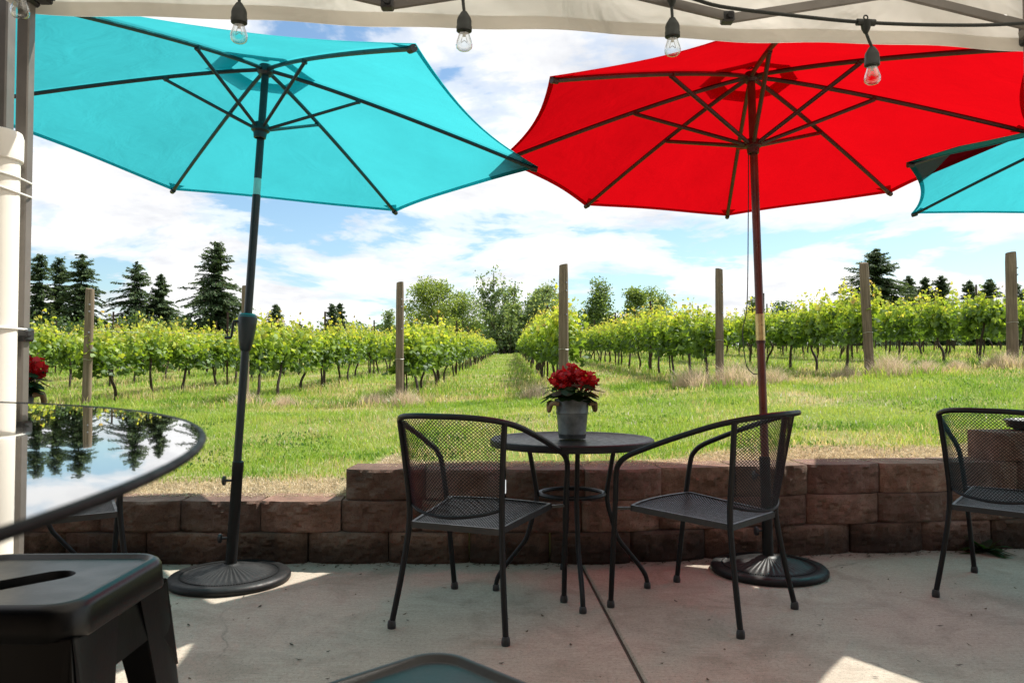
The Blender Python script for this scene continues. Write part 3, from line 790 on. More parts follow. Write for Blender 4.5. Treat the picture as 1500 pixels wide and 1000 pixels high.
def rrect(hw, r, n=14):
    out = []
    for (cx, cy, a0) in ((hw-r, hw-r, 0), (-hw+r, hw-r, 90), (-hw+r, -hw+r, 180), (hw-r, -hw+r, 270)):
        for k in range(n+1):
            a = R(a0+90*k/n); out.append((cx+r*math.cos(a), cy+r*math.sin(a)))
        a = R(a0+90); x0, y0 = out[-1]; dx, dy = -math.sin(a), math.cos(a)
        for k in range(1, 10): out.append((x0+dx*2*(hw-r)*k/10, y0+dy*2*(hw-r)*k/10))
    return out
def make_stool():
    root = thing('metal_stool', 'stool', 'stool', group='square black metal bar stools')
    H = .767; hw = .155
    mb = MB(); rings = []
    # recessed dish, rolled edge, skirt: stacked rounded squares
    for (h_, r_, z) in ((hw-.024, .03, H-.0065), (hw-.020, .034, H-.006), (hw-.0165, .037, H-.001), (hw-.011, .041, H), (hw-.004, .045, H-.004), (hw, .047, H-.012), (hw+.0015, .048, H-.03), (hw+.003, .048, H-.046), (hw+.0015, .047, H-.049), (hw-.002, .045, H-.05), (hw-.004, .045, H-.03)):
        rings.append([(x, y, z) for x, y in rrect(h_, r_)])
    n = len(rings[0]); vs = [p for r in rings for p in r]; fs = []
    for i in range(len(rings)-1):
        for k in range(n): fs.append((i*n+k, (i+1)*n+k, (i+1)*n+(k+1) % n, i*n+(k+1) % n))
    # dish floor with the oblong hand hole
    slot = []
    for k in range(n):
        a = math.atan2(rings[0][k][1], rings[0][k][0]); ro = R(48)
        ca, sa = math.cos(a-ro), math.sin(a-ro); hl, rad = .040, .029; t_ = rad/max(abs(sa), 1e-6)
        if abs(ca)*t_ > hl: t_ = hl*abs(ca)+math.sqrt(max(0, rad*rad-(hl*sa)**2))
        slot.append((math.cos(a)*t_, math.sin(a)*t_, H-.0065))
    b = len(vs); vs += slot; b2 = len(vs); vs += [(x*.97, y*.93, z-.012) for x, y, z in slot]
    for k in range(n):
        fs.append((k, (k+1) % n, b+(k+1) % n, b+k)); fs.append((b+k, b+(k+1) % n, b2+(k+1) % n, b2+k))
    mb.add(vs, fs); mb.build('seat', M['stool'], root, True, None, 50)
    mb = MB(); mb.lathe([(0, H-.05), (.12, H-.05), (.12, H-.051), (0, H-.051)], 4); 
    # apron panels with an arched lower edge, between the legs
    for k in range(4):
        Rm = Matrix.Rotation(PI/2*k, 3, 'Z'); mb = MB(); vs = []; fs = []; nn = 14
        for i in range(nn+1):
            u = -1+2*i/nn; x = u*(hw-.006)
            arch = .095+.075*max(0, (abs(u)-.45)/.55)**2
            for (yy, zz) in ((hw-.004, H-.044), (hw-.002+arch*.10, H-.044-arch+.025)):
                vs += [Rm @ Vector((x*(1+.10*(H-.044-zz)/.1*.2), yy, zz)), Rm @ Vector((x, yy-.003, zz))]
        for i in range(nn):
            q = i*4; fs += [(q, q+4, q+6, q+2), (q+1, q+3, q+7, q+5), (q+2, q+6, q+7, q+3)]
        mb.add(vs, fs); mb.build('apron', M['stool'], root, True)
    for sx, sy in ((1, 1), (-1, 1), (-1, -1), (1, -1)):
        # folded sheet-metal leg: an L section tapering and splaying outward
        mb = MB(); vs = []; fs = []; nn = 12
        for i in range(nn+1):
            t = i/nn; z = (H-.046)*(1-t)
            cx = hw+.002+.062*t; wd = .085*(1-t)**1.3+.036; r = .03*(1-t)+.012*t
            prof = [(cx-wd, cx), (cx-wd*.3-r, cx), (cx-r*.8, cx-.002), (cx-r*.25, cx-r*.25), (cx-.002, cx-r*.8), (cx, cx-wd*.3-r), (cx, cx-wd)]
            inn = [(x-.004 if x > cx-r else x, y-.004 if y > cx-r else y) for x, y in prof][::-1]
            for x, y in prof+inn: vs.append((sx*x, sy*y, z))
        m = 14
        for i in range(nn):
            for k in range(m):
                q = (i*m+k, i*m+(k+1) % m, (i+1)*m+(k+1) % m, (i+1)*m+k); fs.append(q if sx*sy > 0 else q[::-1])
        mb.add(vs, fs); lg = mb.build('leg', M['stool'], root, True, None, 35)
        mb = MB(); mb.box((sx*(hw+.052), sy*(hw+.052), .012), (.034, .034, .024), bev=.006); mb.build('foot_cap', M['tent_dark'], lg)
    mb = MB(); c = hw+.028
    for (a, b) in (((-c, c), (c, -c)), ((-c, -c), (c, c))):
        mb.bar((a[0], a[1], .42+.012*(a[1] > 0)), (b[0], b[1], .42+.012*(a[1] > 0)), .022, .006)
    mb.build('cross_brace', M['stool'], root, False)
    return root
st = make_stool(); st.location = (-.737, 1.2, 0); st.rotation_euler.z = R(1); tag(st, 'black metal bar stool with an oblong hand hole in its seat, lower left')
s2 = copy_tree(st); s2.location = (-.085, .697, 0); s2.rotation_euler.z = R(44); tag(s2, 'black metal bar stool with only a seat corner showing at the bottom edge')

# ------------------------------------------------------------------ pop-up tent
TL = Vector((-1.272, 2.03, 0)); TRt = Vector((1.53, 2.285, 0))
def build_tent():
    t = thing('canopy_tent', 'pop-up tent with off-white fabric edge and grey scissor frame overhead', 'tent')
    e = (TRt-TL).normalized(); back = Vector((e.y, -e.x, 0)); Ls = (TRt-TL).length
    corners = [TL, TRt, TRt+back*Ls, TL+back*Ls]
    zb, ze = 2.02, 2.27
    # valance: wavy hanging strip with a stitched hem
    def valance(mb, a, b, zb_a, zb_b, out):
        nn, nz = 70, 8; d = (b-a); vs = []; fs = []
        for i in range(nn+1):
            u = i/nn
            for j in range(nz+1):
                v = j/nz; z = (zb_a+(zb_b-zb_a)*u)*(1-v)+ze*v
                w = .010*math.sin(u*19+1.3)*(1-v)+.005*math.sin(u*47+v*3)*(1-v)+.006*math.sin(u*11+v*4)
                vs.append(a+d*u+out*(.022+w)+Vector((0, 0, z)))
        m = nz+1
        for i in range(nn):
            for j in range(nz): fs.append((i*m+j, (i+1)*m+j, (i+1)*m+j+1, i*m+j+1))
        mb.add(vs, fs)
        # folded hem: second layer 3 mm behind, lowest 5 cm
        vs2 = []; fs2 = []
        for i in range(nn+1):
            u = i/nn; z0 = zb_a+(zb_b-zb_a)*u
            for zz in (z0, z0+.038):
                v = (zz-z0)/(ze-z0)
                w = .010*math.sin(u*19+1.3)*(1-v)+.005*math.sin(u*47+v*3)*(1-v)+.006*math.sin(u*11+v*4)
                vs2.append(a+d*u+out*(.019+w)+Vector((0, 0, zz)))
        for i in range(nn): fs2.append((i*2, i*2+2, i*2+3, i*2+1))
        mb.add(vs2, fs2)
    mb = MB()
    for k in range(4):
        a, b = corners[k], corners[(k+1) % 4]; d = (b-a).normalized(); out = Vector((d.y, -d.x, 0))*-1
        valance(mb, a, b, zb, zb, out)
    val = mb.build('valance', M['tent_cloth'], t, True, None, 60)
    peak = sum(corners, Vector())/4+Vector((0, 0, 3.15)); mb = MB()
    for k in range(4):
        a, b = corners[k], corners[(k+1) % 4]; d = (b-a).normalized(); out = Vector((-d.y, d.x, 0))*.022
        nn = 12; vs = []; fs = []
        for i in range(nn+1):
            for j in range(nn+1):
                u = i/nn; p = (a.lerp(b, u)+out+Vector((0, 0, ze))).lerp(peak, j/nn); p.z -= .05*math.sin(PI*j/nn)*math.sin(PI*u); vs.append(p)
        for i in range(nn):
            for j in range(nn): fs.append((i*(nn+1)+j, (i+1)*(nn+1)+j, (i+1)*(nn+1)+j+1, i*(nn+1)+j+1))
        mb.add(vs, fs)
    mb.build('roof', M['tent_cloth'], t, True, None, 60)
    # legs
    for k, c in enumerate(corners):
        rot = Matrix.Rotation(math.atan2(e.y, e.x)*0, 3, 'Z')
        mb = MB(); mb.box((c.x, c.y, 1.62), (.032, .030, 1.27), bev=.003); lg = mb.build('leg', M['tent_metal'], t, False)
        mb = MB(); mb.box((c.x, c.y, .58), (.026, .024, 1.15), bev=.002)
        inner = mb.build('inner_leg', M['tent_metal'], lg, False)
        mb = MB(); mb.box((c.x, c.y, .004), (.1, .1, .008)); mb.build('foot_plate', M['tent_metal'], lg, False)
        mb = MB(); mb.box((c.x+.004, c.y-.004, 1.165), (.048, .042, .035), bev=.005); mb.box((c.x+.022, c.y-.02, 1.168), (.03, .022, .02), bev=.004); mb.build('leg_latch', M['tent_dark'], lg, False)
        mb = MB()
        for zz in (1.09, 1.01, .86): mb.lathe([(.0045, 0), (0, 0)], 10, (0, 0, 0)); mb.v[-20:] = [(c.x+v[0], c.y-.0125, zz+v[1]) for v in mb.v[-20:]]
        mb.build('adjustment_hole', M['tent_dark'], lg, False)
        mb = MB(); mb.box((c.x, c.y, 2.06), (.05, .048, .06), bev=.006); mb.build('corner_slider', M['tent_dark'], lg, False)
    # scissor trusses
    for k in range(4):
        a, b = corners[k], corners[(k+1) % 4]; d = (b-a); dn = d.normalized(); inn = Vector((dn.y, -dn.x, 0)); n3 = 3
        for i in range(n3):
            p, q = a+d*(i/n3), a+d*((i+1)/n3)
            lo, hi = 2.052, 2.235
            mb = MB(); mb.bar(p+inn*.035+Vector((0, 0, lo)), q+inn*.035+Vector((0, 0, hi)), .012, .026, bev=.002); mb.build('truss_bar', M['tent_metal'], t, False)
            mb = MB(); mb.bar(p+inn*.05+Vector((0, 0, hi)), q+inn*.05+Vector((0, 0, lo)), .012, .026, bev=.002); mb.build('truss_bar', M['tent_metal'], t, False)
            for (c, z) in ((q, lo), ((p+q)/2, (lo+hi)/2)):
                mb = MB(); cc = c+inn*.042+Vector((0, 0, z)); mb.tube([cc-inn*.022, cc+inn*.026], .009, 10); mb.box(cc+inn*.0, (.034, .034, .030), bev=.004)
                mb.build('truss_joint', M['tent_dark'], t, False)
build_tent()

def build_second_post():
    t = thing('tent_post', 'second grey tent post at the left edge behind the white pipe', 'post')
    mb = MB(); mb.box((-1.385, 2.10, 1.3), (.06, .04, 2.6), bev=.004); mb.build('post_tube', M['tent_metal'], t, False)
    mb = MB(); mb.box((-1.385, 2.10, .005), (.12, .12, .01)); mb.build('foot_plate', M['tent_metal'], t, False)
build_second_post()
def build_pipe():
    c = Vector((-1.293, 1.945, 0))
    t = thing('weight_pipe', 'white plastic pipe strapped upright against the grey tent leg', 'pipe', c)
    mb = MB(); mb.lathe([(0, 0), (.057, 0), (.057, 1.62), (0, 1.62)], 40); mb.build('pipe', M['pvc'], t)
    mb = MB(); mb.lathe([(.0575, 1.595), (.0635, 1.598), (.0640, 1.655), (.060, 1.668), (.05, 1.672), (0, 1.674)], 40); mb.build('end_cap', M['pvc'], t)
    for z, sl in ((1.565, -.010), (1.535, -.018), (1.178, 0), (.905, 0.004)):
        mb = MB(); pts = []
        for k in range(40):
            a = 2*PI*k/40; x, y = math.cos(a)*.0595, math.sin(a)*.0595
            if y > 0:
                q_ = min(1, math.sin(a)/.35); y = y*.4+.078*q_; x = x*(1-.35*q_)+.006*q_
            pts.append((x, y, z+sl*(x/.06)))
        mb.tube(pts, .0026, 6, True); mb.build('tie_strap', M['tie'], t)
build_pipe()

# ------------------------------------------------------------------ string lights
def build_string():
    t = thing('string_lights', 'black outdoor string light cable with clear bulbs along the tent edge', 'string lights')
    e = (TRt-TL).normalized(); back = Vector((e.y, -e.x, 0))
    def pos(px, py):
        k = (px-750)/F_PX; A = TL+back*.085
        # intersect the sight line with the vertical plane 85 mm inside the tent edge
        s = (k*A.y-A.x)/(e.x-k*e.y); p = A+e*s; return Vector((p.x, p.y, CAM_H+(HOR-py)/F_PX*p.y))
    spots = [(22, -78, -2), (345, -38, 0), (677, -24, 2), (987, -14, 1), (1275, 27, 9), ]
    cab = [pos(-200, -100), pos(22, -78), pos(185, -50), pos(345, -38), pos(510, -26), pos(677, -24), pos(830, -12), pos(987, -14), pos(1060, 3), pos(1170, 17), pos(1275, 27), pos(1400, 31), pos(1510, 28), pos(1700, 10)]
    mb = MB(); mb.tube(crom(cab, 6), .0052, 8); mb.build('cable', M['socket'], t)
    for (px, py, dx) in spots:
        c = pos(px, py); g = (1.78 if py < 20 else 2.0)
        mb = MB()
        mb.tube([c+e*.026, c-e*.026], .0095, 10)
        mb.tube([c+Vector((0, 0, .004)), c-Vector((0, 0, .018)), c-Vector((0, 0, .03))], [.015, .012, .006], 10)
        lp = c+Vector((0, 0, .014)); mb.tube([lp+e*(.006*math.cos(2*PI*k/10))+Vector((0, 0, .006*math.sin(2*PI*k/10))) for k in range(10)], .0022, 6, True)
        sw = e*(dx/F_PX*2.1); d0 = c-Vector((0, 0, .028)); top = c+sw+Vector((0, 0, -.072 if py > 20 else -.066))
        mb.tube([d0, d0.lerp(top, .5), top+Vector((0, 0, .004))], .0042, 8)
        so_ = mb.build('socket_cord', M['socket'], t)
        mb = MB(); mb.lathe([(0, .004), (.008, .003), (.017, -.012), (.0195, -.02), (.0195, -.034), (.0205, -.036), (.0205, -.048), (.0175, -.05), (0, -.05)], 20, top); sk = mb.build('socket', M['socket'], t)
        b0 = top-Vector((0, 0, .048))
        mb = MB(); mb.lathe([(.013, 0), (.0135, -.006), (.0165, -.016), (.0208, -.028), (.0222, -.036), (.0205, -.045), (.014, -.051), (.006, -.0535), (0, -.054)], 24, b0); mb.build('bulb', M['bulb'], sk)
        mb = MB(); mb.tube([b0-Vector((0, 0, 0)), b0-Vector((0, 0, .014))], .004, 8)
        mb.tube(crom([b0+Vector((.004, 0, -.012)), b0+Vector((.008, 0, -.03)), b0+Vector((0, .003, -.024)), b0+Vector((-.008, 0, -.03)), b0+Vector((-.004, 0, -.012))], 4), .0007, 5)
        mb.build('filament', M['filament'], sk)
build_string()

# ------------------------------------------------------------------ saucer on the raised block, weed at wall foot
def build_small():
    t = thing('planter_bowl', 'low black planter bowl on the raised block at the right edge', 'planter', (3.27, 4.92, .6825))
    mb = MB(); mb.lathe([(0, .002), (.11, .002), (.15, .02), (.165, .055), (.172, .06), (.168, .064), (.155, .055), (.13, .03), (0, .025)], 40); mb.build('bowl', M['saucer'], t)
    rs = np.random.default_rng(4)
    for (x, y, k, lab) in ((2.74, 4.585, 1.0, 'dark leafy weed growing at the wall foot behind the right chair'), (-2.02, 4.27, .8, 'dark leafy weed at the wall foot behind the hidden chair')):
        w = thing('weed', lab, 'weed', (x, y, 0), 0)
        V = []; Fq = []; C = []
        for i in range(34):
            a = rs.uniform(0, 2*PI); l = rs.uniform(.10, .2)*k; el = rs.uniform(.05, .9); wd = rs.uniform(.012, .022)
            d = Vector((math.cos(a), math.sin(a), 0)); s = Vector((-d.y, d.x, 0)); b = len(V); nseg = 5
            col = (.035*rs.uniform(.6, 1.4), .07*rs.uniform(.6, 1.3), .02)
            for j in range(nseg+1):
                u = j/nseg; p = d*(l*u*math.cos(el))+Vector((0, 0, l*(u*math.sin(el)-.45*u*u*math.cos(el))+.012)); ww = wd*math.sin(PI*min(1, u*.9+.08))
                p.z = max(p.z, .004)
                V += [tuple(p-s*ww), tuple(p+s*ww)]; C += [col]*2
            for j in range(nseg): Fq.append((b+2*j, b+2*j+1, b+2*j+3, b+2*j+2))
        np_mesh('leaves', np.array(V), [np.array(Fq)], M['tree_leaf'], w, np.array(C))
build_small()
def build_debris():
    rs = np.random.default_rng(21); V = []; Fq = []; C = []
    for i in range(520):
        if i < 110: y = rs.uniform(2.2, 4.3); x = rs.uniform(-.6, .66)*y
        else: x = rs.uniform(-2.8, 3.1); y = float(wall_y(x))-.012-abs(rs.normal(0, .05))
        a = rs.uniform(0, PI); l = rs.uniform(.004, .02); w = rs.uniform(.002, .006)
        b = len(V); c, s = math.cos(a), math.sin(a); z = .0035
        for (u, v, dz) in ((-l, 0, .002), (0, -w, 0), (l, 0, .003), (0, w, .001)): V.append((x+u*c-v*s, y+u*s+v*c, z+dz))
        k = rs.uniform(.5, 1.5); C += [(.07*k, .045*k, .025*k)]*4; Fq.append((b, b+1, b+2, b+3))
    o = np_mesh('leaf_debris', np.array(V), [np.array(Fq)], M['dry'], None, np.array(C)); tag(o, 'scattered bits of dry leaf and grit on the concrete', None, kind='stuff')
build_debris()

# ------------------------------------------------------------------ grass
def blades(name, n, ys, xs, h, w, colfn, mat, label, lean=.5, z_off=-.004):
    x, y = xs, ys; z = gz(x, y)+z_off
    a = rng.uniform(0, 2*PI, n); dx, dy = np.cos(a), np.sin(a)
    la = rng.uniform(0, 2*PI, n); ll = rng.uniform(.1, 1, n)*lean*h; lx, ly = np.cos(la)*ll, np.sin(la)*ll
    B = np.stack([x, y, z], -1); W = np.stack([dx*w, dy*w, np.zeros(n)], -1)*.5
    mid = B+np.stack([lx*.35, ly*.35, h*.62], -1); tip = B+np.stack([lx, ly, h*np.where(lean > 1, .5, .95)], -1)
    V = np.stack([B-W, B+W, mid+W*.7, mid-W*.7, tip], 1).reshape(-1, 3)
    i = np.arange(n)[:, None]*5
    col = np.repeat(colfn(x, y, n), 5, 0)
    o = np_mesh(name, V, [i+np.array([[0, 1, 2, 3]]), i+np.array([[3, 2, 4]])], mat, None, col)
    return tag(o, label, None, kind='stuff')
def fan(n, y0, y1, p, spread=.72):
    "more blades per square metre near the camera"
    u = rng.random(n); y = (y0**p+u*(y1**p-y0**p))**(1/p); x = rng.uniform(-spread, spread, n)*y
    return x, y
GREENS = np.array([(.11, .22, .025), (.20, .35, .04), (.30, .43, .065), (.42, .48, .12)])
TANS = np.array([(.58, .50, .29), (.68, .60, .38), (.46, .36, .20)])
def straw_w(x): return .62-.40*sstep(-.85, -.55, x)*(1-sstep(.9, 1.6, x))+.12*sstep(1.4, 2.4, x)
def dryness(x, y):
    f = .55*vnoise(x*.9+7, y*.9)+.3*vnoise(x*2.3, y*2.3+9)+.15*vnoise(x*6, y*6)
    f = f+.34*np.exp(-((y-wall_y(x)-.35)/.5)**2)+.05*np.exp(-((y-11.6)/1.2)**2)*(x < 1)-.10*np.exp(-((y-8.3)/1.6)**2)*(x > 1)
    return f
def grass_col(x, y, n):
    f = dryness(x, y); g = GREENS[np.clip((rng.random(n)*1.7+vnoise(x*1.7+3, y*1.7)*2.6).astype(int), 0, 3)]
    t = TANS[rng.integers(0, 3, n)]
    dry = (rng.random(n) < np.clip((f-.47)*3.0+.06, .02, .9))[:, None]
    return np.where(dry, t, g)*rng.uniform(.75, 1.25, n)[:, None]
def build_grass():
    n = 190000; x, y = fan(n, 4.9, 16, .9)
    sw = straw_w(x)*(.55+.8*vnoise(x*3.1, y*0+5)); keep = ((y > wall_y(x)+.15+sw) | (rng.random(n) < .06)) & (y > wall_y(x)+.33) & (rng.random(n) > np.clip((dryness(x, y)-.55)*3, 0, .75)); x, y = x[keep], y[keep]; n = len(x)
    hh = rng.uniform(.018, .062, n)*(.6+.8*vnoise(x*2.1, y*2.1))*(1+.5*(y > 9))
    blades('grass', n, y, x, hh, rng.uniform(.0035, .008, n), grass_col, M['grass'], 'mown grass with yellow patches between the block wall and vines', .9)
    n = 110000; x, y = fan(n, 11.0, 75, .55, .75)
    hh = rng.uniform(.05, .13, n)*(.6+.9*vnoise(x*1.1, y*1.1)); rowd = np.abs(((x-.75)/2.45+.5) % 1-.5)*2.45
    hh *= np.where(rowd < .55, 1.35, .8)
    blades('row_grass', n, y, x, hh, rng.uniform(.008, .016, n)*(1+y/40), grass_col, M['grass'], 'longer grass growing between and under the vine rows', .7)
    # broad-leaved weeds: short wide blades in patches
    n = 26000; x, y = fan(n, 5.0, 14, 1.0); k = (vnoise(x*1.4+20, y*1.4) > .58) & (y > wall_y(x)+.7); x, y = x[k], y[k]; n = len(x)
    def wc(x, y, n): return np.array([(.075, .17, .018)])*rng.uniform(.7, 1.7, n)[:, None]
    blades('clover', n, y, x, rng.uniform(.015, .05, n), rng.uniform(.012, .024, n), wc, M['grass'], 'patches of low broad leaved weeds in the mown grass', 1.3)
    # straw strip behind the wall
    n = 60000; x = rng.uniform(-4.2, 5, n); wid = straw_w(x); y = wall_y(x)+.16+rng.random(n)**1.15*wid*1.3
    def sc(x, y, n): return np.array([(.62, .52, .36)])*rng.uniform(.45, 1.3, n)[:, None]*np.array([1, 1, 1])
    blades('straw', n, y, x, rng.uniform(.012, .045, n), rng.uniform(.003, .007, n), sc, M['dry'], 'dry straw and mulch strip lying behind the block wall', 2.6)
    # small white clover heads
    n = 420; x, y = fan(n, 7, 14, 1.0)
    def cc(x, y, n): return np.full((n, 3), .7)
    blades('clover_flowers', n, y, x, rng.uniform(.03, .06, n), np.full(n, .014), cc, M['dry'], 'tiny white clover heads dotted in the grass', .4)
build_grass()

# ------------------------------------------------------------------ vineyard
ROWS = list(range(-9, 11)); X0, DX = .75, 2.45
def row_x(k): return X0+DX*k
def row_y0(k): return {-3: 12.2, -2: 12.2, -1: 11.9, 0: 11.4, 1: 12.1, 2: 12.4, 3: 12.7}.get(k, 12.6)
def ordinal(n):
    o = ['first', 'second', 'third', 'fourth', 'fifth', 'sixth', 'seventh', 'eighth', 'ninth', 'tenth', 'eleventh', 'twelfth', 'thirteenth', 'fourteenth', 'fifteenth', 'sixteenth', 'seventeenth', 'eighteenth', 'nineteenth', 'twentieth']
    if n < 20: return o[n]
    tens = {2: 'twenty', 3: 'thirty', 4: 'forty', 5: 'fifty'}[(n+1)//10]; u = (n+1) % 10
    return tens+'-'+o[u-1] if u else tens[:-1]+'ieth'
def row_name(k):
    if k >= 0: return ('row' if k == 0 else ordinal(k)+' row')+' right of the grass aisle'
    return ('row' if k == -1 else ordinal(-k-1)+' row')+' left of the grass aisle'
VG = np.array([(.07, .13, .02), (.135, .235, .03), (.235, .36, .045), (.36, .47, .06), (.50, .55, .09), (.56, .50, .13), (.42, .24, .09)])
def leaf_fan(P, D, S, Nn, size, col, rs):
    "grape leaves: nine-point lobed fans folded along the midrib"
    n = len(P)
    rad = np.array([.30, .62, .80, .55, 1.0, .55, .80, .62, .30]); ang = np.array([-150, -105, -68, -38, 0, 38, 68, 105, 150])*PI/180
    rr = rad[None]*rs.uniform(.85, 1.15, (n, 9)); a = ang[None]+rs.normal(0, .05, (n, 9))
    lx = np.cos(a)*rr; ly = np.sin(a)*rr; lz = -np.abs(ly)*rs.uniform(.0, .5, (n, 1))-.3*lx*np.abs(lx)*rs.uniform(.2, 1, (n, 1))
    s = size[:, None, None]*.5
    O = P[:, None]+s*(lx[..., None]*D[:, None]+ly[..., None]*S[:, None]+lz[..., None]*Nn[:, None])
    V = np.concatenate([P[:, None], O], 1).reshape(-1, 3); b = np.arange(n)[:, None]*10
    Fc = np.concatenate([b+np.array([[0, k, k+1]]) for k in range(1, 9)], 0)
    return V, Fc, np.repeat(col, 10, 0)
def vine_leaves(rs, n_shoots, per, big=1.0, stems=True):
    P = []; sz = []; ci = []; SV = []; SF = []; SC = []
    hgt = rs.uniform(.9, 1.12)
    cl = rs.uniform(-.6, .6, 4)
    for s in range(n_shoots):
        x = rs.choice(cl)+rs.normal(0, .16) if rs.random() < .6 else rs.uniform(-.62, .62)
        x = float(np.clip(x, -.72, .72)); y0 = rs.normal(0, .05); side = rs.uniform(-1, 1); lean = rs.normal(0, .10)
        top = hgt*(rs.uniform(.95, 1.30) if rs.random() < .94 else rs.uniform(1.28, 1.5))
        down = rs.random() < .15
        prev = None
        for i in range(per):
            t = (i+rs.random())/per
            if down: z = .74-.26*t; px = x+side*.12*t; py = y0+side*.32*t
            else: z = .70+(top-.70)*t; px = x+lean*t; py = y0+side*.20*math.sin(t*2.2)
            if stems and not down:
                if prev is not None and t > .3:
                    b = len(SV); w = .004
                    SV += [(prev[0]-w, prev[1], prev[2]), (prev[0]+w, prev[1], prev[2]), (px+w, py, z), (px-w, py, z)]; SF.append((b, b+1, b+2, b+3)); SC += [(.25, .26, .07)]*4
                prev = (px, py, z)
            sp = .075*(1-.6*t) if not down else .06
            P.append((px+rs.normal(0, sp), py+rs.normal(0, sp), z+rs.normal(0, .025)))
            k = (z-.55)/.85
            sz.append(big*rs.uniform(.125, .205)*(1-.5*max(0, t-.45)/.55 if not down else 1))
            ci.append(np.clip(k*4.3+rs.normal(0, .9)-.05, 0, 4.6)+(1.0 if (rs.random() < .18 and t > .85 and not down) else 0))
    P = np.array(P); n = len(P)
    Nn = rs.normal(0, 1, (n, 3))*np.array([.8, .9, .6])+np.array([0, 0, .55]); Nn += np.sign(P[:, 1:2])*np.array([[0, .5, 0]]); Nn /= np.linalg.norm(Nn, axis=1)[:, None]
    D = rs.normal(0, 1, (n, 3))+np.array([0, 0, -.7]); D -= Nn*(D*Nn).sum(1)[:, None]; D /= np.linalg.norm(D, axis=1)[:, None]
    S = np.cross(Nn, D)
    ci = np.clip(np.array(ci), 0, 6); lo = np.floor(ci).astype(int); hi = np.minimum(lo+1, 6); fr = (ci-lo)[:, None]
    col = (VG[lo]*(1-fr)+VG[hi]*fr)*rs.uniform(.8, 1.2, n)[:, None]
    V, Fc, C = leaf_fan(P, D, S, Nn, np.array(sz), col, rs)
    if not SV: return V, Fc, C, None
    return np.concatenate([V, np.array(SV)]), Fc, np.concatenate([C, np.array(SC)]), np.array(SF)+len(V)
def vine_wood(rs, shoots=True):
    mb = MB(); bx = rs.uniform(-.10, .10); by = rs.uniform(-.05, .05); tr = rs.uniform(-.16, .16)
    pts = crom([(bx+tr, by, -.06), (bx+tr*.6, by+rs.uniform(-.04, .04), .2), (bx+rs.uniform(-.05, .05), rs.uniform(-.04, .04), .42), (0, 0, .62), (0, 0, .70)], 4)
    mb.tube(pts, [.026-.009*i/(len(pts)-1)+rs.uniform(-.002, .003) for i in range(len(pts))], 7)
    if rs.random() < .35: mb.tube(crom([(bx+tr*.8+.05, by+.03, -.05), (bx+.03, .02, .3), (.02, 0, .6)], 4), .014, 6)
    for sg in (-1, 1): mb.tube(crom([(0, 0, .64), (sg*.12, 0, .71), (sg*.4, rs.uniform(-.02, .02), .72), (sg*.70, 0, .71)], 3), [.016]*4+[.013]*3+[.009]*3, 6)
    return mb
VP = []
for i in range(10):
    rs = np.random.default_rng(100+i)
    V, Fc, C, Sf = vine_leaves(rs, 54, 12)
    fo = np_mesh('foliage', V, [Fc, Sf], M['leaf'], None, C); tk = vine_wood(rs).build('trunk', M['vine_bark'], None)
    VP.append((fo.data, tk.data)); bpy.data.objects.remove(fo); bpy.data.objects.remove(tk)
def build_vines():
    rs = random.Random(9); spots = []
    for k in ROWS:
        x = row_x(k); y = row_y0(k)+.75; i = 0
        while y < 74:
            if abs(x)/y < .70 and not (rs.random() < .03 and i > 2): spots.append((y+.35*abs(x), k, i, x, y))
            i += 1; y += 1.42+rs.uniform(-.12, .12)
    spots.sort(); seen = {}
    far = []
    for j, (_, k, i, x, y) in enumerate(spots):
        xx = x+rs.uniform(-.06, .06); z = gz1(xx, y); sc = rs.uniform(.92, 1.08); flip = rs.choice((0, PI)); v = rs.randrange(10)
        if j < 296:
            i2 = seen.get(k, 0); seen[k] = i2+1
            nm = row_name(k)
            lab = ('grape vine at the near end of the '+nm) if i2 == 0 else ordinal(i2)+' grape vine from the near end, '+nm
            t = thing('grape_vine', lab, 'grape vine', (xx, y, z), PI/2+flip+rs.uniform(-.08, .08), 'grape vines in trellised rows'); t.scale = (1, rs.uniform(.9, 1.15), sc)
            for nm2, me in (('foliage', VP[v][0]), ('trunk', VP[v][1])):
                o = bpy.data.objects.new(nm2, me); COL.objects.link(o); o.parent = t
        else: far.append((xx, y, z, sc))
    V = []; Fs = []; C = []; b = 0; mbt = MB()
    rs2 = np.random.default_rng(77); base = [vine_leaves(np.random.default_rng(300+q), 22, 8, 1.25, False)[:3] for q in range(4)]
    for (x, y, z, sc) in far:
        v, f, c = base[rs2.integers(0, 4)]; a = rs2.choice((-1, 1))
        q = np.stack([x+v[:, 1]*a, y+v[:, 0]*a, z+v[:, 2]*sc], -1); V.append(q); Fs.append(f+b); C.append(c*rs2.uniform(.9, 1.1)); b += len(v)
        mbt.tube([(x+rs2.uniform(-.1, .1), y+rs2.uniform(-.1, .1), z-.05), (x, y, z+.65)], .028, 5)
    nb = len(mbt.v); tv = np.array(mbt.v); 
    tf = [np.array([f for f in mbt.f if len(f) == 4])+b, np.array([f for f in mbt.f if len(f) == 5])+b]
    o = np_mesh('vine_rows', np.concatenate(V+[tv]), [np.concatenate(Fs)]+tf, M['leaf'], None, np.concatenate(C+[np.full((nb, 3), .045)*np.array([1.2, .9, .7])]))
    tag(o, 'distant vines merging into green bands at the far ends of the rows', 'vines', kind='stuff')
build_vines()

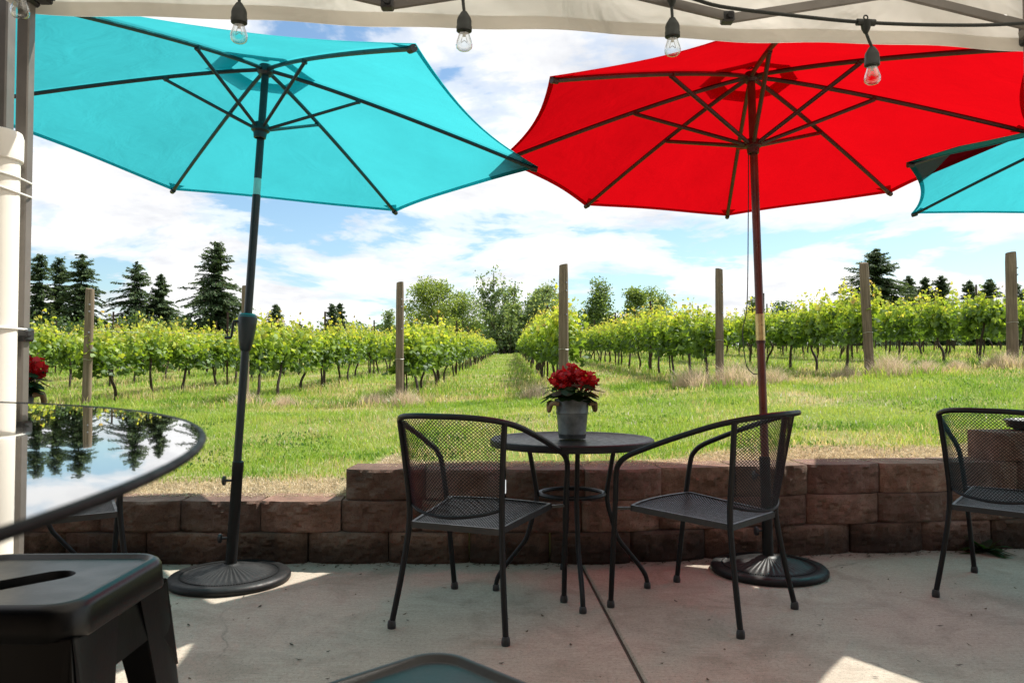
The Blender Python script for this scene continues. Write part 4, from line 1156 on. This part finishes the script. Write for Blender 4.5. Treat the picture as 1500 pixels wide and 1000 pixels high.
# wooden end posts, steel stakes, wires
POSTS = {-3: (1.80, .066, 'pale weathered wooden end post standing just right of the tent leg'),
         -2: (1.85, .062, 'wooden end post half hidden behind the teal umbrella pole'),
         -1: (1.86, .060, 'brown wooden end post of the row just left of the grass aisle'),
         0: (1.93, .070, 'wooden end post directly behind the red flowers'),
         1: (1.80, .062, 'wooden end post just left of the mahogany umbrella pole'),
         2: (1.80, .072, 'wooden end post leaning left, in front of the dark conifer on the right'),
         3: (1.83, .084, 'thick wooden end post nearest the right edge of the photo')}
def build_posts():
    rs = random.Random(3)
    for k, (h, r, lab) in POSTS.items():
        x, y = row_x(k), row_y0(k); z = gz1(x, y)
        t = thing('wooden_post', lab, 'post', (x, y, z), 0, 'wooden end posts of the vine rows')
        if k == 2: t.rotation_euler = (0, R(-2.4), 0)
        if k == -3: t.rotation_euler = (0, R(.8), 0)
        mb = MB(); n = 16; vs = []; fs = []; lv = 14
        ph = [rs.uniform(0, 6) for _ in range(6)]
        for i in range(lv+1):
            zz = -.3+(h+.3)*i/lv
            for q in range(n):
                a = 2*PI*q/n; rr = r*(1+.03*math.sin(3*a+ph[0])+.02*math.sin(5*a+ph[1]+zz)+.02*math.sin(zz*4+ph[2]))*(1.03-.06*i/lv)
                if i == lv: rr *= .93
                vs.append((rr*math.cos(a), rr*math.sin(a), zz+(.012*math.cos(a+ph[3]) if i == lv else 0)))
        for i in range(lv):
            for q in range(n): fs.append((i*n+q, i*n+(q+1) % n, (i+1)*n+(q+1) % n, (i+1)*n+q))
        fs.append(tuple(lv*n+q for q in range(n))); mb.add(vs, fs); pp = mb.build('shaft', M['post'], t)
        mb = MB()
        for zz in (h*.86, h*.80, h*.62):
            mb.tube([(r*.5, -r*.75, zz), (r*.62, -r*1.12, zz+.005)], .012, 6)
        mb.build('staples', M['wire'], t)
        mb = MB(); mb.tube([((r+.004)*math.cos(2*PI*q/20), (r+.004)*math.sin(2*PI*q/20), .70+.006*math.sin(q)) for q in range(20)], .0035, 5, True); mb.build('wire_wrap', M['wire'], t)
    n = 0
    for k in range(-6, 7):
        x = row_x(k); yy = row_y0(k)+5.2+(.8 if k % 2 else 0); i = 0
        while yy < 40 and i < 4:
            if abs(x)/yy < .66:
                nm = row_name(k)
                t = thing('steel_stake', ('first' if i == 0 else ordinal(i))+' rusty trellis stake along the '+nm, 'stake', (x, yy, gz1(x, yy)), 0, 'rusty steel stakes standing in the vine rows')
                mb = MB(); hh = 1.62+.06*rs.random()
                mb.box((0, 0, hh/2-.1), (.042, .006, hh+.2)); mb.box((0, .018, hh/2-.1), (.006, .030, hh+.19)); mb.build('shaft', M['stake'], t, False)
            yy += 6.2; i += 1
        # trellis wires
        for zz, nm2 in ((.72, 'low'), (1.16, 'high')):
            if k < -4 or k > 4: continue
            y0 = row_y0(k); pts = [(x, y0+q*1.0 if q < 10 else y0+10+(q-10)*4, 0) for q in range(0, 20)]
            pts = [(p[0], p[1], gz1(p[0], p[1])+zz) for p in pts]
            if len(pts) > 1:
                mb = MB(); mb.tube(pts, .0028, 4); tag(mb.build('trellis_wire', M['wire'], None, False), nm2+' trellis wire strung through the '+row_name(k), 'wire', 'wires of the vine trellis')
build_posts()

# dry grass tufts at the posts
def build_tufts():
    protos = []
    for i in range(3):
        rs = np.random.default_rng(50+i); n = 1500; r = .42*np.sqrt(rs.random(n)); a = rs.uniform(0, 2*PI, n)
        x = r*np.cos(a); y = r*np.sin(a)*.8; h = rs.uniform(.16, .52, n)*(1-.6*(r/.42)**2); la = rs.uniform(0, 2*PI, n); ll = h*rs.uniform(.1, .8, n)
        w = rs.uniform(.0014, .0028, n); B = np.stack([x, y, np.zeros(n)-.02], -1); W = np.stack([np.cos(a+1)*w, np.sin(a+1)*w, 0*w], -1)
        mid = B+np.stack([np.cos(la)*ll*.3, np.sin(la)*ll*.3, h*.6], -1); tip = B+np.stack([np.cos(la)*ll, np.sin(la)*ll, h], -1)
        Wt = W*1.6
        V = np.stack([B-W, B+W, mid+W, mid-W, tip], 1).reshape(-1, 3); q = np.arange(n)[:, None]*5
        base = np.array([(.72, .60, .48)])*rs.uniform(.6, 1.3, n)[:, None]; base[rs.random(n) < .22] = (.30, .33, .12)
        o = np_mesh('blades', V, [q+np.array([[0, 1, 2, 3]]), q+np.array([[3, 2, 4]])], M['dry'], None, np.repeat(base, 5, 0)); protos.append(o.data); bpy.data.objects.remove(o)
    rs = random.Random(8)
    S = [(2.75, 11.9, 1.0, 'left of the post by the mahogany pole'), (3.35, 11.7, 1.1, 'at the foot of the post by the mahogany pole'), (3.95, 11.9, .8, 'right of the post by the mahogany pole'),
         (5.75, 11.9, 1.05, 'at the foot of the leaning post'), (6.35, 12.0, .7, 'right of the leaning post'), (5.2, 12.2, .7, 'left of the leaning post'),
         (7.7, 12.3, .8, 'left of the thick post at the right edge'), (8.3, 12.2, 1.05, 'at the foot of the thick right post'), (7.1, 12.5, .6, 'halfway between the leaning and thick posts'),
         (-1.55, 11.5, .75, 'at the foot of the post left of the aisle'), (-2.05, 11.7, .65, 'left of the post beside the aisle'), (-4.0, 11.9, .7, 'at the foot of the post behind the teal pole'), (-3.4, 11.8, .55, 'right of the post behind the teal pole'),
         (.35, 11.3, .7, 'left of the post behind the flowers'), (1.15, 11.3, .6, 'right of the post behind the flowers')]
    for i, (x, y, s, lab) in enumerate(S):
        t = thing('grass_tuft', 'pinkish dry grass tuft '+lab, 'grass tuft', (x, y, gz1(x, y)), rs.uniform(0, 6), 'dry grass tufts along the row ends'); t.scale = (s*.95, s*.95, s*.9)
        o = bpy.data.objects.new('blades', protos[i % 3]); COL.objects.link(o); o.parent = t
build_tufts()

# ------------------------------------------------------------------ trees
def conifer_meshes(seed, H, Wd, dens=1.0, base_gap=.06, ragged=.25, spire=1.0, pw=.8):
    rs = np.random.default_rng(seed); V = []; Fq = []; C = []
    tk = MB(); tk.tube([(0, 0, -.5), (0, 0, H*.5), (0, 0, H*.985)], [H*.016, H*.009, H*.001], 8)
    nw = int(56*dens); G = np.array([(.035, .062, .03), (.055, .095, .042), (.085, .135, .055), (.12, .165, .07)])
    P = []; D = []; Sz = []; Cc = []
    for i in range(nw):
        t0 = base_gap+(1-base_gap)*(i+rs.random())/nw; z0 = H*t0
        t = t0; Lb = Wd*.5*((1-t)**pw)*(1.02+.16*math.sin(9*t+seed))+.10
        nb = int(rs.integers(4, 8))
        if t > .94: nb = 4
        for b in range(nb):
            t = float(np.clip(t0+rs.normal(0, .014), .02, .985)); z0 = H*t; a = rs.uniform(0, 2*PI); Lq = Lb*rs.uniform(1-ragged*1.6, 1+ragged*.55)
            if rs.random() < .08: Lq *= .4
            up = (.35*spire if t > .72 else .05)+rs.normal(0, .10); droop = .42*(1-t)+.12+rs.normal(0, .08)
            m = max(4, int(Lq*6.0)+3)
            d = np.array([math.cos(a), math.sin(a)]); tk2 = []
            for j in range(m):
                u = (j+.6)/m; r = Lq*u; z = z0+Lq*(up*u-droop*u*u+.12*max(0, u-.75))
                wid = .30*Lq*(1-u*.75)*.75+.10
                for q in range(5):
                    sd = rs.uniform(-1, 1)*wid; px = d[0]*r-d[1]*sd; py = d[1]*r+d[0]*sd
                    P.append((px, py, z-abs(sd)*.28+rs.normal(0, .06))); dd = np.array([d[0]-d[1]*sd/(wid+.01)*.9, d[1]+d[0]*sd/(wid+.01)*.9, -.28+rs.normal(0, .22)]); D.append(dd/np.linalg.norm(dd))
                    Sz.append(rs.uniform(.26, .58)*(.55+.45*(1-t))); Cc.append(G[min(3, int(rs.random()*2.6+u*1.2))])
            if Lq > .5: tk.tube([(0, 0, z0), (d[0]*Lq*.5, d[1]*Lq*.5, z0+Lq*(up*.5-droop*.25)), (d[0]*Lq*.92, d[1]*Lq*.92, z0+Lq*(up*.92-droop*.85))], [.05, .03, .012], 4, cap=False)
    P = np.array(P); D = np.array(D); Sz = np.array(Sz); n = len(P)
    up = np.array([0, 0, 1.])+rs.normal(0, .45, (n, 3)); S = np.cross(D, up); S /= np.linalg.norm(S, axis=1)[:, None]; w = Sz*.23
    V = np.stack([P-D*Sz[:, None]*.5, P+S*w[:, None], P+D*Sz[:, None]*.5+np.array([0, 0, -.05]), P-S*w[:, None]], 1).reshape(-1, 3)
    col = np.repeat(np.array(Cc)*rs.uniform(.75, 1.25, n)[:, None], 4, 0)
    return V, np.arange(n*4).reshape(-1, 4), col, tk
TREE_D = 88.0
CON = [ # px, tip py, width px, distance, group, label, kw
 (56, 371, 46, 86, 'tall conifer nearest the tent leg at the left edge', dict(pw=.62)),
 (85, 377, 44, 90, 'slim conifer in the middle of the trio at the far left', dict(pw=.62)),
 (117, 371, 60, 86, 'right-hand conifer of the trio, rising behind the pale wooden post', dict(pw=.66)),
 (199, 382, 72, 88, 'open-branched conifer with a visible trunk, left of centre pair', dict(dens=.8, pw=.72, ragged=.35)),
 (234, 401, 52, 90, 'smaller conifer touching the open-branched one on its right', dict(pw=.7)),
 (315, 354, 74, 84, 'tallest dark conifer, beside the teal umbrella pole', dict(pw=.55, dens=1.15, ragged=.3)),
 (403, 446, 44, 95, 'short lone conifer right of the teal umbrella pole', dict(pw=.8)),
 (486, 445, 24, 110, 'slender distant conifer of a pair, its left half', dict(pw=.7)),
 (497, 444, 22, 112, 'slender distant conifer of a pair, its right half', dict(pw=.7)),
 (1284, 363, 112, 84, 'broad dark conifer behind the leaning wooden post', dict(pw=.85, dens=1.5, ragged=.3)),
 (1332, 404, 52, 90, 'dark conifer adjoining the broad one on its right', dict(pw=.72, ragged=.35)),
 (1357, 405, 44, 90, 'dark conifer in the middle of the low dark clump', dict(pw=.72, ragged=.35)),
 (1380, 404, 50, 90, 'dark conifer at the right end of the low dark clump', dict(pw=.72, ragged=.35)),
 (1421, 411, 30, 92, 'small conifer left of the thick right post', dict(pw=.6)),
 (1451, 409, 36, 92, 'small conifer close beside the thick right post', dict(pw=.6)),
 (1489, 415, 34, 92, 'small conifer right of the thick post, at the photo edge', dict(pw=.6)),
]
def build_conifers():
    for i, (px, py, w, d, lab, kw) in enumerate(CON):
        tip = at(px, py, d); z = gz1(tip.x, d); H = tip.z-z; wd = w/F_PX*d*1.8
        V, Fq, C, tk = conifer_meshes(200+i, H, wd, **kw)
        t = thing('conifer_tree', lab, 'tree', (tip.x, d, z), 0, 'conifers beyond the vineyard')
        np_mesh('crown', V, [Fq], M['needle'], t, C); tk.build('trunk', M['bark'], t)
build_conifers()

def broadleaf(name, lab, px, top, bot, w, d, seed, cols, style, leaf=.30, n=5200, group='leafy trees beyond the vineyard'):
    rs = np.random.default_rng(seed); x = (px-750)/F_PX*d; z = gz1(x, d); H = at(px, top, d).z-z; Wd = w/F_PX*d*(1.55 if style == 'multi' else 1.35)
    t = thing(name, lab, 'tree', (x, d, z), 0, group)
    tk = MB(); tips = []
    if style == 'multi':
        for i in range(17):
            a = rs.uniform(0, 2*PI); r0 = rs.uniform(.1, .9); sp = Wd*.5*rs.uniform(.15, 1.0); h = H*rs.uniform(.62, 1.0)*(1-.22*(sp/(Wd*.5))**2)
            p0 = np.array([math.cos(a)*r0, math.sin(a)*r0, -.2]); p2 = np.array([math.cos(a)*sp, math.sin(a)*sp, h]); p1 = np.array([math.cos(a)*(r0+sp*.35), math.sin(a)*(r0+sp*.35), h*.5])
            c = crom([p0, p1, p2], 8); tk.tube(c, [.10*(1-q/len(c))+.015 for q in range(len(c))], 6)
            for q in range(3, len(c)): tips.append((np.array(c[q]), .16+.62*(1-abs(q/len(c)-.5))))
            for b in range(9):
                q = int(rs.integers(2, len(c)-2)); bp = np.array(c[q]); aa = rs.uniform(0, 2*PI); lb = rs.uniform(.6, 2.0)*(1-q/len(c)*.6)
                e_ = bp+np.array([math.cos(aa)*lb*.75, math.sin(aa)*lb*.75, lb*rs.uniform(.2, .9)]); tk.tube([bp, e_], [.03, .008], 4)
                for u in (.35, .6, .8, 1.0): tips.append((bp+(e_-bp)*u, .26))
    else:
        tk.tube(crom([(0, 0, -.3), (rs.uniform(-.2, .2), 0, H*.25), (0, 0, H*.7)], 5), [.05*H*.6*(1-q/11)+.03 for q in range(11)], 8)
        nl = 46 if style == 'round' else 38
        for i in range(nl):
            a = rs.uniform(0, 2*PI); zz = rs.uniform(.03, 1.0)
            if style == 'round': rad = math.sqrt(max(0, 1-((zz-.42)/.60)**2))
            elif style == 'pyramid': rad = (1.05-zz)*.95+.06
            else: rad = (.55+.45*math.sin(zz*2.6+seed))*(1.02-zz*.62)
            rr = Wd*.5*rad*rs.uniform(.35, 1.0); e_ = np.array([math.cos(a)*rr, math.sin(a)*rr, H*zz*rs.uniform(.92, 1.0)])
            bp = np.array([0, 0, max(.3, e_[2]-rr*.9-.4)]); m_ = bp*.4+e_*.6+np.array([0, 0, -.2]); tk.tube([bp, m_, e_], [.06, .035, .01], 5)
            tips.append((e_, Wd*.085)); tips.append((m_, Wd*.08)); tips.append((e_*.8+m_*.2, Wd*.10))
    T = np.array([p for p, _ in tips]); Sg = np.array([s for _, s in tips]); k = rs.integers(0, len(T), n)
    P = T[k]+np.clip(rs.normal(0, .8, (n, 3)), -1.35, 1.35)*Sg[k][:, None]*np.array([1, 1, .85]); P[:, 2] = np.maximum(P[:, 2], .12)
    Nn = rs.normal(0, 1, (n, 3)); Nn[:, 2] += .4; Nn /= np.linalg.norm(Nn, axis=1)[:, None]
    D = rs.normal(0, 1, (n, 3)); D -= Nn*(D*Nn).sum(1)[:, None]; D /= np.linalg.norm(D, axis=1)[:, None]; S = np.cross(Nn, D)
    sz = leaf*rs.uniform(.6, 1.3, n); l = sz[:, None]; wd = sz[:, None]*.32
    V = np.stack([P-D*l*.5, P+S*wd-D*l*.05, P+D*l*.5, P-S*wd-D*l*.05], 1).reshape(-1, 3)
    cols = np.array(cols); clump = (k*7) % len(cols); ci = np.where(rs.random(n) < .6, clump, rs.integers(0, len(cols), n))
    C = np.repeat(cols[ci]*rs.uniform(.75, 1.25, n)[:, None], 4, 0)
    np_mesh('crown', V, [np.arange(n*4).reshape(-1, 4)], M['tree_leaf'], t, C); tk.build('trunk', M['bark'], t)
LG = [(.24, .33, .075), (.30, .38, .09), (.19, .27, .065)]; MG = [(.085, .15, .04), (.12, .20, .05), (.16, .24, .07)]; DG = [(.045, .09, .03), (.065, .12, .035), (.085, .15, .04)]
BG = [(.13, .21, .085), (.19, .27, .11), (.26, .33, .15)]
broadleaf('leafy_tree', 'tall open multi-stemmed tree closing the end of the grass aisle', 745, 392, 515, 104, 79, 1, BG, 'multi', .29, 13500)
broadleaf('leafy_tree', 'rounded yellow-green tree left of the aisle, behind the brown post', 632, 410, 500, 70, 92, 2, LG, 'round', .25, 14000)
broadleaf('leafy_tree', 'duller rounded green tree between the yellow-green tree and multi-stemmed tree', 677, 421, 500, 58, 96, 3, LG[1:]+MG, 'round', .25, 12000)
broadleaf('leafy_tree', 'pale low tree just right of the multi-stemmed aisle tree', 800, 426, 505, 66, 96, 4, LG+BG, 'round', .26, 11500)
broadleaf('leafy_tree', 'pyramid-shaped green tree right of the post behind the flowers', 879, 412, 500, 66, 86, 5, MG+LG[2:], 'pyramid', .28, 8500)
broadleaf('leafy_tree', 'ragged green tree with two peaks, left part', 930, 414, 500, 46, 84, 6, MG+LG, 'loose', .26, 6500)
broadleaf('leafy_tree', 'spreading green tree sloping down toward the right post', 958, 422, 500, 66, 88, 7, MG+LG, 'round', .25, 7500)
broadleaf('leafy_tree', 'small thin pale tree left of the brown wooden post', 570, 455, 510, 46, 95, 8, BG, 'loose', .26, 2200)
broadleaf('leafy_tree', 'dark bush under the open-branched conifer', 205, 470, 510, 90, 76, 9, DG+MG, 'round', .28, 5200, 'bushes along the far field edge')
broadleaf('leafy_tree', 'rounded bush under the smaller conifer', 262, 468, 510, 64, 80, 10, DG+MG, 'round', .28, 4200, 'bushes along the far field edge')
broadleaf('leafy_tree', 'dense bush below the trio of conifers at far left', 92, 472, 510, 120, 74, 11, DG, 'round', .3, 6500, 'bushes along the far field edge')
broadleaf('leafy_tree', 'dark bush under the lone short conifer', 385, 482, 515, 60, 96, 12, DG+MG, 'round', .3, 3500, 'bushes along the far field edge')
broadleaf('leafy_tree', 'dark distant bush left of the mahogany pole', 1105, 437, 500, 40, 98, 13, DG, 'loose', .3, 2600, 'bushes along the far field edge')
broadleaf('leafy_tree', 'low dark bush right of the mahogany pole', 1145, 444, 500, 56, 100, 14, DG, 'round', .3, 3200, 'bushes along the far field edge')
broadleaf('leafy_tree', 'dark undergrowth at the base of the multi-stemmed tree', 748, 478, 520, 96, 82, 15, DG, 'round', .26, 5200, 'bushes along the far field edge')
def build_treeline():
    "low hedge line closing the far field"
    rs = np.random.default_rng(31); n = 26000; x = rs.uniform(-95, 105, n); y = 118+rs.normal(0, 2.0, n); z0 = gz(x, y)
    h = 2.6+2.4*vnoise(x*.16, y*0+3)+1.6*vnoise(x*.6, y*0); z = z0+h*rs.random(n)**.75
    P = np.stack([x, y, z], -1); Nn = rs.normal(0, 1, (n, 3)); Nn /= np.linalg.norm(Nn, axis=1)[:, None]; D = rs.normal(0, 1, (n, 3)); D -= Nn*(D*Nn).sum(1)[:, None]; D /= np.linalg.norm(D, axis=1)[:, None]; S = np.cross(Nn, D)
    s = rs.uniform(.4, .8, n)[:, None]; V = np.stack([P-D*s*.5, P+S*s*.35, P+D*s*.5, P-S*s*.35], 1).reshape(-1, 3)
    cols = np.array(DG+MG)[(vnoise(x*.25, y*0)*6).astype(int) % 6]*rs.uniform(.7, 1.3, n)[:, None]
    tag(np_mesh('hedgerow', V, [np.arange(n*4).reshape(-1, 4)], M['tree_leaf'], None, np.repeat(cols, 4, 0)), 'far low line of bushes closing the field behind the vines', 'hedgerow', kind='stuff')
build_treeline()
